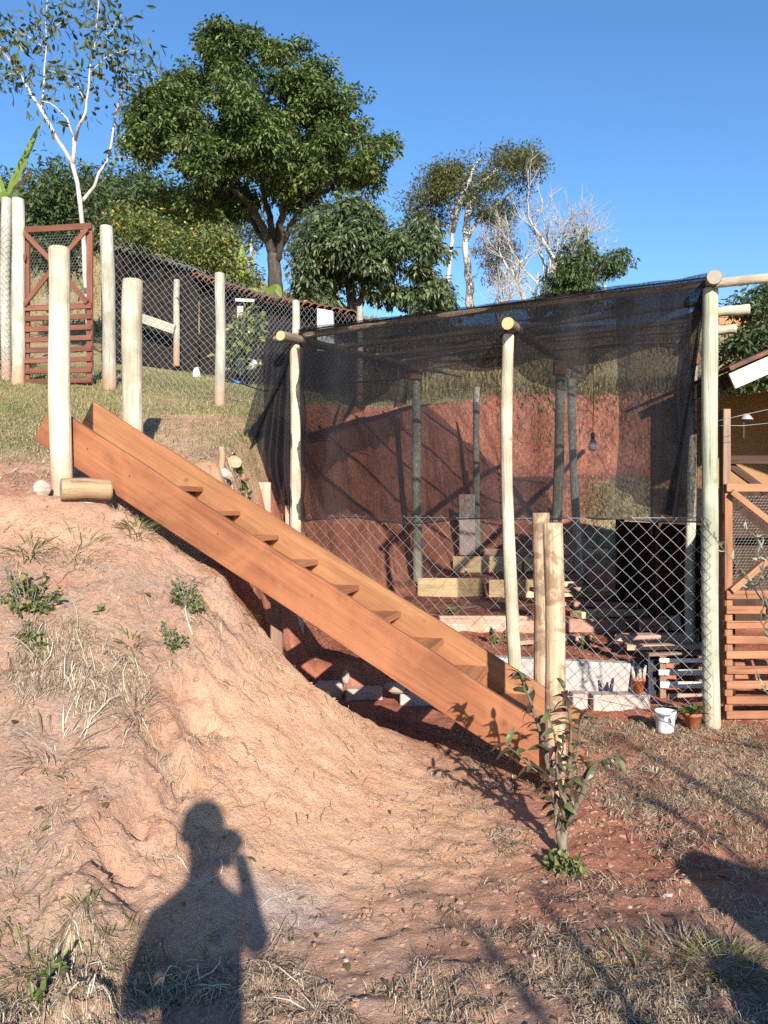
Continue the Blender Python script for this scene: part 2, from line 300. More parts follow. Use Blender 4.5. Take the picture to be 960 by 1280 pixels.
class MB:
    def __init__(s): s.v = []; s.f = []; s.mi = []; s.sm = []
    def face(s, idx, mi=0, sm=False): s.f.append(tuple(idx)); s.mi.append(mi); s.sm.append(sm)
    def box(s, lo, hi, mi=0, bev=0.0):
        x0, y0, z0 = lo; x1, y1, z1 = hi; n = len(s.v)
        if bev <= 0:
            s.v += [(x0,y0,z0),(x1,y0,z0),(x1,y1,z0),(x0,y1,z0),(x0,y0,z1),(x1,y0,z1),(x1,y1,z1),(x0,y1,z1)]
            for q in ((0,3,2,1),(4,5,6,7),(0,1,5,4),(1,2,6,5),(2,3,7,6),(3,0,4,7)): s.face([n+i for i in q], mi)
        else:
            b = bev; ring = []
            for (z, k) in ((z0, b), (z0 + b, 0), (z1 - b, 0), (z1, b)):
                st = len(s.v)
                a0, a1, c0, c1 = x0 + k, x1 - k, y0 + k, y1 - k
                s.v += [(a0+b,c0,z),(a1-b,c0,z),(a1,c0+b,z),(a1,c1-b,z),(a1-b,c1,z),(a0+b,c1,z),(a0,c1-b,z),(a0,c0+b,z)]
                ring.append(st)
            for r in range(3):
                for i in range(8):
                    j = (i + 1) % 8; s.face((ring[r]+i, ring[r]+j, ring[r+1]+j, ring[r+1]+i), mi)
            s.face([ring[0]+i for i in range(7,-1,-1)], mi); s.face([ring[3]+i for i in range(8)], mi)
    def poly_prism(s, pts, h0, h1, mi=0):     # pts in (x, z), extruded along y
        n = len(s.v); k = len(pts)
        s.v += [(p[0], h0, p[1]) for p in pts] + [(p[0], h1, p[1]) for p in pts]
        s.face([n+i for i in range(k)], mi); s.face([n+k+i for i in range(k-1,-1,-1)], mi)
        for i in range(k):
            j = (i+1) % k; s.face((n+j, n+i, n+k+i, n+k+j), mi)
    def tube(s, path, rad, n=8, mi=0, cap=True, capmi=None, wob=0.0, seed=0):
        path = [Vector(p) for p in path]; rr = random.Random(seed)
        if not hasattr(rad, '__len__'): rad = [rad] * len(path)
        ph = rr.uniform(0, 6.28); prev = None; rings = []
        for i, p in enumerate(path):
            a = path[max(i-1, 0)]; b = path[min(i+1, len(path)-1)]; z = (b - a)
            z = z.normalized() if z.length > 1e-9 else Vector((0, 0, 1))
            if prev is None:
                u = Vector((0, 0, 1)) if abs(z.z) < 0.9 else Vector((1, 0, 0))
                x = u.cross(z).normalized()
            else:
                x = (prev - z * prev.dot(z)).normalized()
            prev = x; y = z.cross(x); st = len(s.v)
            for k in range(n):
                an = 2 * PI * k / n
                r = rad[i] * (1 + wob * (math.sin(2*an+ph+i*.7)*.5 + math.sin(3*an+ph*2-i*.5)*.4 + rr.uniform(-.5,.5)))
                s.v.append(tuple(p + x * (math.cos(an) * r) + y * (math.sin(an) * r)))
            rings.append(st)
        for i in range(len(path)-1):
            for k in range(n):
                j = (k+1) % n; s.face((rings[i]+k, rings[i]+j, rings[i+1]+j, rings[i+1]+k), mi, True)
        if cap:
            cm = mi if capmi is None else capmi
            s.face([rings[0]+k for k in range(n-1,-1,-1)], cm); s.face([rings[-1]+k for k in range(n)], cm)
    def lathe(s, prof, n=20, mi=0, c=(0,0,0)):
        rings = []
        for (r, z) in prof:
            st = len(s.v)
            for k in range(n):
                a = 2*PI*k/n; s.v.append((c[0]+r*math.cos(a), c[1]+r*math.sin(a), c[2]+z))
            rings.append(st)
        for i in range(len(prof)-1):
            for k in range(n):
                j=(k+1)%n; s.face((rings[i]+k, rings[i]+j, rings[i+1]+j, rings[i+1]+k), mi, True)
        s.face([rings[0]+k for k in range(n-1,-1,-1)], mi); s.face([rings[-1]+k for k in range(n)], mi)
    def mesh(s, name, mats):
        me = bpy.data.meshes.new(name); me.from_pydata([tuple(v) for v in s.v], [], s.f)
        for m in (mats if isinstance(mats, (list, tuple)) else [mats]): me.materials.append(M[m])
        me.polygons.foreach_set('material_index', s.mi); me.polygons.foreach_set('use_smooth', s.sm)
        me.update(); return me
    def build(s, name, mats, parent=None, mat4=None):
        o = bpy.data.objects.new(name, s.mesh(name, mats))
        return place(o, mat4 if mat4 is not None else Matrix.Identity(4), parent)

def np_mesh(name, V, Q, mats, rnd=None, smooth=False, uv=None):
    """V (n,3); Q (m,3) or (m,4) index array; rnd one value per face"""
    V = np.asarray(V, np.float32); Q = np.asarray(Q, np.int32); m, k = Q.shape
    me = bpy.data.meshes.new(name)
    me.vertices.add(len(V)); me.vertices.foreach_set('co', V.ravel())
    me.loops.add(m*k); me.loops.foreach_set('vertex_index', Q.ravel())
    me.polygons.add(m); me.polygons.foreach_set('loop_start', np.arange(0, m*k, k, dtype=np.int32))
    me.polygons.foreach_set('loop_total', np.full(m, k, np.int32))
    me.polygons.foreach_set('use_smooth', np.full(m, smooth, bool))
    for mm in (mats if isinstance(mats, (list, tuple)) else [mats]): me.materials.append(M[mm])
    if rnd is not None:
        a = me.attributes.new('rnd', 'FLOAT', 'FACE'); a.data.foreach_set('value', np.asarray(rnd, np.float32))
    if uv is not None:
        l = me.uv_layers.new(name='UVMap'); l.data.foreach_set('uv', np.asarray(uv, np.float32)[Q.ravel()].ravel())
    me.update(calc_edges=True); me.validate()
    return me
def np_obj(name, me, parent=None, mat4=None):
    o = bpy.data.objects.new(name, me); return place(o, mat4 if mat4 is not None else Matrix.Identity(4), parent)

def log(name, p0, p1, r0, r1=None, mats=('pale_post', 'cut_pale'), parent=None, n=14, wob=0.035, bend=0.012, seed=1, seg=None):
    p0, p1 = Vector(p0), Vector(p1); L = (p1 - p0).length; r1 = r0 if r1 is None else r1
    k = seg or max(4, int(L / 0.16)); rr = random.Random(seed); mb = MB()
    a, b = rr.uniform(0, 6.28), rr.uniform(0, 6.28)
    path = []; rad = []
    for i in range(k + 1):
        t = i / k; e = math.sin(PI * t)
        path.append((bend*L*e*math.cos(a) + .004*math.sin(9*t+b), bend*L*e*math.sin(a) + .004*math.cos(7*t+a), L*t))
        q = r0 + (r1 - r0) * t
        if i == 0 or i == k: q *= 0.93
        rad.append(q * (1 + .03*math.sin(5*t*L+b)))
    # round the arris a little
    path.insert(1, (path[0][0], path[0][1], 0.012)); rad.insert(1, r0)
    path.insert(-1, (path[-1][0], path[-1][1], L-0.012)); rad.insert(-1, r1)
    mb.tube(path, rad, n, 0, True, 1, wob, seed)
    return mb.build(name, list(mats), parent, frame_z(p0, p1))

def board(name, p0, p1, w, th, mat='old_plank', parent=None, up=(0, 0, 1), bev=0.003):
    """plank from p0 to p1; w measured along up, th across"""
    p0, p1 = Vector(p0), Vector(p1); L = (p1 - p0).length
    m = frame_z(p0, p1, up)
    mb = MB(); mb.box((-th/2, -w/2, 0), (th/2, w/2, L), 0, bev)
    return mb.build(name, [mat], parent, m)

def smooth(a, b, x):
    t = np.clip((np.asarray(x, float) - a) / (b - a), 0, 1); return t * t * (3 - 2 * t)
def _hash(ix, iy, s):
    h = (ix.astype(np.int64) * 374761393 + iy.astype(np.int64) * 668265263 + s * 1442695041) & 0x7fffffff
    h = ((h ^ (h >> 13)) * 1274126177) & 0x7fffffff
    return ((h ^ (h >> 16)) & 0xffff) / 65535.0
def vnoise(x, y, s=0):
    ix = np.floor(x); iy = np.floor(y); fx = x - ix; fy = y - iy
    fx = fx*fx*fx*(fx*(fx*6-15)+10); fy = fy*fy*fy*(fy*(fy*6-15)+10)
    a = _hash(ix, iy, s); b = _hash(ix+1, iy, s); c = _hash(ix, iy+1, s); d = _hash(ix+1, iy+1, s)
    return (a*(1-fx)+b*fx)*(1-fy) + (c*(1-fx)+d*fx)*fy - 0.5
def fbm(x, y, f, o=4, s=0, g=0.5):
    r = 0; a = 1.0
    for i in range(o):
        r = r + a * vnoise(x*f + 17.3*i, y*f - 9.1*i, s+i); f *= 2.03; a *= g
    return r
# ------------------------------------------------------------------ terrain
_dl = [4.5, 5.2, 6.4, 8.0, 9.6, 12, 14, 18, 25, 40, 60, 90, 160]
_al = [.022, .045, .081, .125, .163, .176, .187, .22, .275, .335, .355, .31, .18]
_dr = [4.5, 5.2, 6.4, 8.0, 10, 14.5, 20, 28, 45, 60, 100, 160]
_ar = [.022, .045, .075, .105, .125, .14, .19, .235, .235, .215, .15, .10]
def H(X, Y, detail=True):
    X = np.asarray(X, float); Y = np.asarray(Y, float)
    Yc = np.maximum(Y, 4.5); u = X / Yc
    w = smooth(-.38, .08, u)
    U = CAMZ + Yc * ((1-w)*np.interp(Yc, _dl, _al) + w*np.interp(Yc, _dr, _ar))
    L = np.interp(Y, [5.6, 6.62, 6.70, 8.30, 8.40, 10.25, 10.35, 11.75, 11.85, 12.25, 12.35, 13.2, 14.2, 15], [0, .0, .22, .25, .35, .40, .56, .60, .76, .78, .88, 1.45, 2.1, 2.3])
    xb = np.interp(Y, [4.9, 5.2, 6, 7, 8, 9.5, 11, 12.5, 14.5, 16.5], [-.95, -.95, -.95, -.93, -.85, -.68, .05, .9, 1.9, 3.0])
    xb = xb + .10*fbm(Y*1.0, X*0+3, 1.1, 3, 5)
    hw = np.interp(Y, [5, 7, 9, 12], [.33, .33, .36, .5])
    ml = smooth(0, 1, (X - (xb-hw)) / (2*hw))
    yb = 15.5 + 1.1*fbm(X, X*0+1.5, .5, 4, 9)
    mb = 1 - smooth(0, 1, (Y - yb + .45) / .9)
    m = ml * mb
    Zf = U*(1-m) + L*m
    hc = np.interp(X, [-3.2, -1.95, -1.40, -.907, -.607, -.443, -.248, -.044, .3, .7], [1.62, 1.60, 1.47, 1.05, .69, .53, .375, .22, .06, 0])
    yc = np.interp(X, [-3.2, -1.95, -1.4, -.9, -.6, -.44, -.25, -.04, .3], [4.62, 4.72, 4.8, 4.68, 4.58, 4.53, 4.58, 4.75, 4.85])
    yt = np.interp(X, [-3, -1, -.5, 0, .5], [2.1, 2.2, 2.6, 3.3, 4.1])
    s = np.clip((Y - yt) / (yc - yt), 0, 1)
    pr = s*(1.18 - .18*s) ; pr = pr*(.75 + .25*s*s*(3-2*s)) + .25*smooth(0, 1, s)*0
    pr = pr / 1.0
    Zn = hc * pr
    k = smooth(0, 1, (Y - yc) / .34)
    Z = np.where(Y <= yc, Zn, hc*(1-k) + Zf*k)
    ss = (X+1.954)*.9651 - (Y-5.0)*.2618; nn = (X+1.954)*.2618 + (Y-5.0)*.9651      # room for the stair in the bank
    lim = 2.079 - .5886*ss - np.interp(ss, [0, .4, 1.2], [.30, .42, .5])
    cw = smooth(-.16, -.04, nn)*(1-smooth(.80, .98, nn))*smooth(-.05, .2, ss)*(1-smooth(2.3, 2.9, ss))
    Z = np.where(Z > lim, Z*(1-cw) + lim*cw, Z)
    bank = smooth(.05, .35, s) * (1 - smooth(.9, 1.0, s)) * smooth(.1, .4, hc) * (Y <= yc)
    Z = Z + .028*fbm(X, Y, 1.0, 2, 2) * np.clip(np.hypot(X, Y-0)/3, .4, 1)
    far = smooth(12, 40, Y)
    Z = Z + far * .9 * fbm(X, Y, .07, 4, 3)
    if detail:
        Z = Z + .019*fbm(X, Y, 7, 4, 11, .65) + .014*fbm(X, Y, 17, 2, 15, .7)*(Y < 6)*(1-.85*np.exp(-(((X+.1)/.8)**2 + ((Y-3.8)/.85)**2)))
        rill = np.abs(fbm(X*1.0 + Y*.3, Y*.22, 8.0, 4, 21, .6))
        Z = Z - .05*bank*(0.20 - np.minimum(rill, .2))*(.5 + smooth(-.3, .4, fbm(X, Y, 1.4, 2, 23)))
        face = m*(1-m)*4
        Z = Z + face*.22*fbm(X*1.5, Y*1.5, 1.6, 5, 31, .6)
    return Z
def HS(x, y): return float(H(np.array([x]), np.array([y]))[0])
def ground(x, y, dz=0.0): return Vector((x, y, HS(x, y) + dz))
def on_ray(pxx, pyy, d0=1.5, d1=60):          # where the ray through a photo pixel meets the ground
    d = np.concatenate([np.arange(d0, 8, .02), np.arange(8, d1, .1)])
    x = (pxx-480)/FOC*d; z = CAMZ + (640-pyy)/FOC*d
    g = H(x, d, False); i = np.argmax(z <= g)
    return ground(x[i], d[i])

def axis(parts):
    return np.unique(np.concatenate([np.arange(a, b, s) for a, b, s in parts]).round(4))
gx = axis([(-150, -40, 8), (-40, -14, 2), (-14, -6, .4), (-6, -3, .12), (-3, -2.4, .03), (-2.4, 2.7, .0165), (2.7, 4, .05), (4, 8, .2), (8, 20, 1), (20, 50, 3), (50, 160, 8)])
gy = axis([(-40, -6, 2), (-6, 1, .5), (1, 1.9, .1), (1.9, 5.0, .0165), (5.0, 7, .03), (7, 11, .06), (11, 17, .1), (17, 30, .4), (30, 60, 1.2), (60, 170, 5)])
GX, GY = np.meshgrid(gx, gy); GZ = H(GX, GY)
nx, ny = len(gx), len(gy)
ii = np.arange(nx*ny).reshape(ny, nx)
Q = np.stack([ii[:-1, :-1], ii[:-1, 1:], ii[1:, 1:], ii[1:, :-1]], -1).reshape(-1, 4)
me = np_mesh('ground', np.stack([GX, GY, GZ], -1).reshape(-1, 3), Q, 'soil', smooth=True)
X, Y = GX.ravel(), GY.ravel()
def blob(cx, cy, rx, ry, p=1.0): return np.exp(-(((X-cx)/rx)**2 + ((Y-cy)/ry)**2)**p)
nz = fbm(X, Y, .9, 4, 40); nz2 = fbm(X, Y, 3.1, 4, 44)
xb = np.interp(Y, [4.9, 5.2, 7, 8, 9.5, 11, 12.5, 14.5, 16.5], [-1.1, -1.1, -1.05, -1.1, -1.1, -.4, .4, 1.4, 2.5])
pit = smooth(-.1, .1, X-xb) * smooth(4.6, 5.1, Y) * (1-smooth(15.6, 16.2, Y + .3*nz))
red = pit*(1-smooth(11.6, 12.4, Y)*(1-smooth(13.9, 14.5, Y))*smooth(1.6, 2.4, X-.43*(Y-9.5)))
red = np.clip(red + .55*blob(.8, 4.0, .6, .8) + .45*blob(1.6, 4.0, .9, 1.1) + .75*blob(.9, 3.1, 1.0, .8), 0, 1)
ts = smooth(5.5, 6.3, Y + .9*nz) * (X < xb)
turf = ts*(1-.75*np.exp(-((X+1.9)/.7)**2)*(Y < 8.2))
turf = np.clip(turf + smooth(15.6, 16.3, Y), 0, 1) * (1 - pit)
turf = np.clip(turf + pit*smooth(11.7, 12.6, Y)*(1-smooth(13.9, 14.6, Y))*smooth(1.4, 2.2, X-.43*(Y-9.5)), 0, 1)
rt = smooth(-.1, .35, nz2 + .9*smooth(1.35, 2.2, X)*(Y < 5.2) - .45) * (X > .9)*(Y < 5.6)
turf = np.clip(turf + .35*rt, 0, 1)
dry = np.clip(smooth(-.7, -1.2, X + .7*nz)*(Y < 4.55) + smooth(2.9, 2.5, Y + .9*nz) + .6*blob(.9, 2.7, .8, .5), 0, 1) * (1-blob(-2.0, 4.45, .7, .18))
sand = np.clip(1.3*blob(-.35, 3.95, .55, .75) + 1.1*blob(.1, 3.75, .6, .6) + .6*blob(-.1, 3.3, .5, .5) + .9*blob(-2.1, 4.4, .8, .2), 0, 1)*(1-pit)
ash = np.clip(.9*blob(-.36, 2.92, .22, .16), 0, 1)
for nme, arr in (('red', red), ('turf', turf), ('dry', dry*(1-pit)), ('sand', sand), ('ash', ash)):
    a = me.attributes.new(nme, 'FLOAT', 'POINT'); a.data.foreach_set('value', arr.astype(np.float32))
g = np_obj('ground', me); g['kind'] = 'structure'
g['label'] = 'red earth slope, bank and grassy hillside'
# ------------------------------------------------------------------ the plank stair and its posts
RD = Vector((.9651, -.2618, 0)); ND = Vector((.2618, .9651, 0)); O0 = Vector((-1.954, 5.0, 0))
SL = 1.641 / 2.788
def st(s, n, z): p = O0 + RD*s + ND*n; return Vector((p.x, p.y, z))
stair = thing('plank_stair', 'reddish stained plank stair with open treads leaning on the earth bank', 'stair', st(3.0, .37, HS(.97, 4.4)))
dirv = (RD - Vector((0, 0, SL))).normalized(); upv = ND.cross(dirv).normalized()
if upv.z < 0: upv = -upv
def stringer(n, s0, s1, th=.045, w=.254):
    c0 = st(s0, n, 2.079 - SL*s0) - upv*w/2; c1 = st(s1, n, 2.079 - SL*s1) - upv*w/2
    L = (c1-c0).length; K = 60; mb = MB(); rr = random.Random(int(n*10)+3)
    wv = [(.0035*math.sin(i*.21+n*5) + .002*math.sin(i*.57+1) + rr.gauss(0, .0006), .003*math.sin(i*.17+2+n) + rr.gauss(0, .0006), .006*math.sin(i*.09+n*3)) for i in range(K+1)]
    for i in range(K+1):
        b = .004 + (.002 if i % 7 == 0 else 0); x0, x1 = -th/2 + wv[i][2], th/2 + wv[i][2]; y0, y1 = -w/2 + wv[i][1], w/2 + wv[i][0]; zz = L*i/K
        mb.v += [(x0+b,y0,zz),(x1-b,y0,zz),(x1,y0+b,zz),(x1,y1-b,zz),(x1-b,y1,zz),(x0+b,y1,zz),(x0,y1-b,zz),(x0,y0+b,zz)]
    for i in range(K):
        for k in range(8): j = (k+1) % 8; mb.face((i*8+k, i*8+j, i*8+8+j, i*8+8+k))
    mb.face(range(7, -1, -1)); mb.face([K*8+k for k in range(8)])
    return mb.build('stringer', ['stained_board'], stair, frame_z(c0, c1, upv))
stringer(0.0, -.17, 3.13); stringer(.75, -.40, 3.10).data.materials[0] = M['stained_light']
for k in range(10):
    s = .51 + .288*k; z = 1.677 - .166*k
    p0 = st(s - .11, .024, z - .019); p1 = st(s - .11, .726, z - .019)
    tr = board('tread', p0, p1, .036, .21, 'stained_tread', stair, (0, 0, 1), .003)
    for a, b in ((.024, .062), (.688, .726)):
        mb = MB(); mb.poly_prism([(-.10, 0), (.085, 0), (.05, -.055), (-.10, -.055)], -(b-a)/2, (b-a)/2)
        c = st(s - .11, (a+b)/2, z - .039)
        mm = Matrix(((RD.x, ND.x, 0, c.x), (RD.y, ND.y, 0, c.y), (0, 0, 1, c.z), (0, 0, 0, 1)))
        mb.build('cleat', ['stained_tread'], tr, mm)
# screw heads on the stringers
for s in (.1, .4, 1.0, 1.6, 2.2, 2.8):
    c = st(s, -.0235, 2.079 - SL*s - .12)
    mb = MB(); mb.lathe([(.005, 0), (.005, .002), (.003, .003)], 8)
    mb.build('screw_head', ['dark_wire'], stair, frame_z(c, c - ND))
def gpost(name, label, s, n, r, ztop, mats, seed, group=None, lean=(0, 0)):
    b = st(s, n, 0); gz = HS(b.x, b.y)
    o = log(name, (b.x, b.y, gz - .25), (b.x + lean[0], b.y + lean[1], ztop), r, r*.96, mats, None, 18, .02, .004, seed)
    return tag(o, label, 'post', group)
gpost('stair_post', 'tall pale round post at the stair top, log lying at its foot', -.031, -.094, .066, 3.149, ('pale_post', 'cut_pale'), 3, lean=(-.02, 0))
gpost('stair_post', 'pale round post behind the far stringer at the stair top', -.147, .855, .077, 3.225, ('pale_post', 'cut_pale'), 4)
gpost('stair_post', 'short peeled brown post at the stair foot, in front of its twin', 2.984, -.085, .054, 1.443, ('peeled_post', 'cut_pale'), 5, lean=(-.015, 0))
gpost('stair_post', 'short peeled post at the stair foot, half hidden behind its twin', 2.865, .85, .058, 1.495, ('peeled_post', 'cut_pale'), 6, lean=(-.02, .01))
# log at the head of the stair
a = px(76, 611, 4.66); b = px(139, 611, 4.80)
gz = min(HS(a.x, a.y), HS(b.x, b.y)); a.z = max(a.z, gz + .04); b.z = a.z
o = log('log', a, b, .066, .064, ('brown_log', 'cut_grey'), None, 16, .02, .004, 9)
tag(o, 'short brown log lying at the foot of the tall pale stair post', 'log')

def rock(name, c, r, mat, label=None, sq=(1, 1, .7), seed=0, group=None):
    bm = bmesh.new(); bmesh.ops.create_icosphere(bm, subdivisions=3, radius=1.0)
    rr = random.Random(seed); ph = [rr.uniform(0, 6) for _ in range(6)]
    pl = [(Vector((rr.uniform(-1, 1), rr.uniform(-1, 1), rr.uniform(-.6, 1))).normalized(), rr.uniform(.62, .85)) for _ in range(7)]
    for v in bm.verts:
        p = v.co.copy()
        for nrm, dd in pl:
            e = p.dot(nrm) - dd
            if e > 0: p -= nrm*e*.85
        p *= 1 + .05*math.sin(5*p.x+ph[0])*math.sin(4*p.y+ph[1]) + .03*math.sin(11*p.z+ph[2])
        v.co = Vector((p.x*sq[0]*r, p.y*sq[1]*r, p.z*sq[2]*r))
    me = bpy.data.meshes.new(name); bm.to_mesh(me); bm.free(); me.materials.append(M[mat])
    o = bpy.data.objects.new(name, me); place(o, Matrix.Translation(Vector(c)) @ Matrix.Rotation(rr.uniform(0, 6), 4, 'Z'))
    if label: tag(o, label, 'stone', group)
    return o
p = px(52, 603, 4.78); rock('stone', ground(p.x, p.y, .03), .06, 'rock_pale', 'pale knobbly stone beside the end of the log', (1, .9, .9), 1)
p = on_ray(105, 627); rock('flat_stone', p + Vector((.03, .02, .0)), .10, 'rock_pale', 'flat whitish stone just below the brown log', (1.1, .35, .22), 2)
p = on_ray(291, 588, 5.9); rock('stone', ground(p.x, p.y, .045), .075, 'rock_tan', 'yellowish stone beside the white stake', (1.1, .8, .75), 3)
p = on_ray(281, 600, 5.9); rock('stone', ground(p.x, p.y, .02), .06, 'rock_pale', 'grey stone in front of the white stake', (1, .8, .8), 5)
p = on_ray(301, 606, 5.9); rock('stone', ground(p.x, p.y, .0), .08, 'clod', 'red earth clod by the shade cloth edge', (1, .8, .6), 6)
p = on_ray(277, 592, 5.9)
o = log('stake', ground(p.x, p.y, -.1), ground(p.x, p.y, .17), .026, .024, ('white_post', 'cut_pale'), None, 10, .05, .01, 12)
tag(o, 'short whitish stake among stones above the stair', 'stake')
# brown board set on edge behind the far stringer
p = px(329, 640, 6.75)
o = board('plank', px(329, 665, 6.75), px(329, 603, 6.75), .13, .03, 'pink_plank', None, (1, 0, 0)); tag(o, 'upright reddish board standing behind the stair by the shade cloth', 'plank')
o = board('plank', px(361, 700, 7.1), px(361, 632, 7.1), .06, .03, 'pink_plank', None, (1, 0, 0)); tag(o, 'narrow red board standing against the cloth-wrapped post', 'plank')
# props and rubble below the stair
o = board('prop', ground(-.70, 5.15, -.05), Vector((-.70, 5.15, 1.06)), .08, .03, 'old_plank', stair, RD)
#o = board('prop', ground(-.02, 5.45, -.05), Vector((-.30, 5.3, .80)), .09, .03, 'stained_board', stair, RD)
# ------------------------------------------------------------------ wire mesh makers
def prisms(A, B, r):                           # 3-sided rods from A to B, (n,3) arrays
    D = B - A; L = np.linalg.norm(D, axis=1, keepdims=True); D = D / np.maximum(L, 1e-9)
    ref = np.where(np.abs(D[:, 2:3]) < .9, np.array([[0, 0, 1.]]), np.array([[1., 0, 0]]))
    X = np.cross(D, ref); X /= np.linalg.norm(X, axis=1, keepdims=True); Y = np.cross(D, X)
    V = []
    for P in (A, B):
        for k in range(3):
            an = 2*PI*k/3; V.append(P + r*(np.cos(an)*X + np.sin(an)*Y))
    V = np.stack(V, 1).reshape(-1, 3); n = len(A); b = np.arange(n)[:, None]*6
    F = np.concatenate([b + np.array([[k, (k+1) % 3, 3+(k+1) % 3, 3+k]]) for k in range(3)])
    return V, F
def chain_link(name, pts, heights, cell, r, parent, mat='wire', sag=.006):
    """pts: ground-line points (x,y,z) of a polyline; heights at each; diamond mesh"""
    pts = np.array(pts, float); seg = np.linalg.norm(np.diff(pts[:, :2], axis=0), axis=1); cum = np.concatenate([[0], np.cumsum(seg)])
    hh = np.array(heights, float); hmax = hh.max(); nU = int(cum[-1] / (cell/2)); nV = int(hmax / (cell/2))
    A = []; B = []
    for i in range(nU):
        for j in range(nV):
            if (i + j) % 2 == 0: A.append((i, j)); B.append((i+1, j+1))
            else: A.append((i+1, j)); B.append((i, j+1))
    A = np.array(A, float); B = np.array(B, float)
    def to3(P):
        u = np.clip(P[:, 0]*cell/2, 0, cum[-1]); v = P[:, 1]/nV
        x = np.interp(u, cum, pts[:, 0]); y = np.interp(u, cum, pts[:, 1]); z = np.interp(u, cum, pts[:, 2]); h = np.interp(u, cum, hh)
        wv = sag*np.sin(u*3.1 + v*2) + sag*.6*np.sin(u*7.7 - v*5)
        jx = .12*cell*fbm(P[:, 0]*.37, P[:, 1]*.37, 1, 2, 77)
        return np.stack([x + jx, y + wv, z + v*h + .12*cell*fbm(P[:, 0]*.31, P[:, 1]*.41, 1, 2, 78)], 1)
    V, F = prisms(to3(A), to3(B), r)
    return np_obj(name, np_mesh(name, V, F, mat, smooth=True), parent)
def chicken_wire(name, o, ux, uz, w, h, cell, r, parent, mat='wire'):
    """hexagon mesh on a w x h panel at o spanned by unit vectors ux, uz"""
    A = []; B = []; s = cell/math.sqrt(3); rows = int(h/(1.5*s)); cols = int(w/cell)
    for j in range(rows+1):
        for i in range(cols+1):
            cx = i*cell + (cell/2 if j % 2 else 0); cz = j*1.5*s
            hexp = [(cx + s*math.sin(PI/3*k), cz + s*math.cos(PI/3*k)) for k in range(6)]
            for k in (0, 1, 2):
                a, b = hexp[k], hexp[(k+1) % 6]
                if max(a[0], b[0]) <= w and max(a[1], b[1]) <= h and min(a[0], b[0], a[1], b[1]) >= 0: A.append(a); B.append(b)
    o, ux, uz = (np.array(v, float) for v in (o, ux, uz))
    f = lambda P: o + np.array(P)[:, :1]*ux + np.array(P)[:, 1:]*uz
    V, F = prisms(f(A), f(B), r)
    return np_obj(name, np_mesh(name, V, F, mat), parent)

# ------------------------------------------------------------------ net house (pergola of poles with shade cloth)
PA, PM, PB = Vector((-.77, 7.0, 0)), Vector((1.014, 6.126, 0)), Vector((2.29, 5.5, 0))
CD = Vector((.331, 1, .122))                   # run of the cross poles
FD = (PB - PA).normalized()
net_house = thing('net_house', 'rustic pole net house hung with black shade cloth beside the stair', 'net house', (1.0, 6.2, 0))
nh = net_house
def nh_log(name, p0, p1, r0, r1, mats, seed, bend=.012, n=12, wob=.04):
    return log(name, p0, p1, r0, r1, mats, nh, n, wob, bend, seed)
# front posts
nh_log('post', (-.75, 7.0, -.3), (-.79, 7.0, 2.98), .052, .046, ('pale_post', 'cut_pale'), 21, .006)
nh_log('post', (1.07, 6.126, -.3), (.965, 6.126, 2.88), .055, .044, ('pale_post', 'cut_pale'), 22, .016)
nh_log('post', (2.295, 5.5, -.3), (2.28, 5.5, 3.06), .058, .052, ('green_post', 'cut_pale'), 23, .004, 18, .02)
# cross poles on the posts
def cross(base, z, t0, t1, r, mats, seed, bend=.008):
    a = Vector((base.x, base.y, z)); return nh_log('cross_pole', a + CD*t0, a + CD*t1, r, r*.85, mats, seed, bend)
cross(PA, 3.03, -.32, 6.2, .043, ('grey_pole', 'cut_tan'), 31)
cross(PM, 2.93, -.28, 6.0, .047, ('grey_pole', 'cut_tan'), 32)
cross(PB, 3.12, -.14, 6.4, .052, ('grey_pole', 'cut_grey'), 33, .004)
# lengthwise poles
def along(t, e0, e1, z, r, seed, mats=('grey_pole', 'cut_tan'), bend=.01):
    a = PA + CD*t; b = PB + CD*t
    a = Vector((a.x, a.y, z + .122*t)) - FD*e0; b = Vector((b.x, b.y, z + .04 + .122*t)) + FD*e1
    return nh_log('long_pole', a, b, r, r*.8, mats, seed, bend)
along(.10, .30, .1, 3.075, .034, 41, ('grey_pole', 'cut_tan'), .004)
along(1.15, .1, .0, 3.08, .026, 42, ('brown_log', 'cut_pale'))
along(2.3, .1, .0, 3.07, .026, 43, ('brown_log', 'cut_pale'))
along(3.3, .1, .0, 3.08, .025, 44, bend=.02); along(4.5, .0, .0, 3.07, .025, 45, bend=.02)
a = px(895, 354, 5.42); b = px(985, 347, 5.2); nh_log('long_pole', a, b, .032, .034, ('pale_pole', 'cut_pale'), 47, .01)
a = px(882, 392, 6.5); b = px(937, 386, 6.4); nh_log('long_pole', a, b, .04, .042, ('pale_pole', 'cut_pale'), 48, .006)
a = px(886, 414, 7.6); b = px(921, 411, 7.5); nh_log('long_pole', a, b, .045, .045, ('pale_pole', 'cut_pale'), 49, .006)
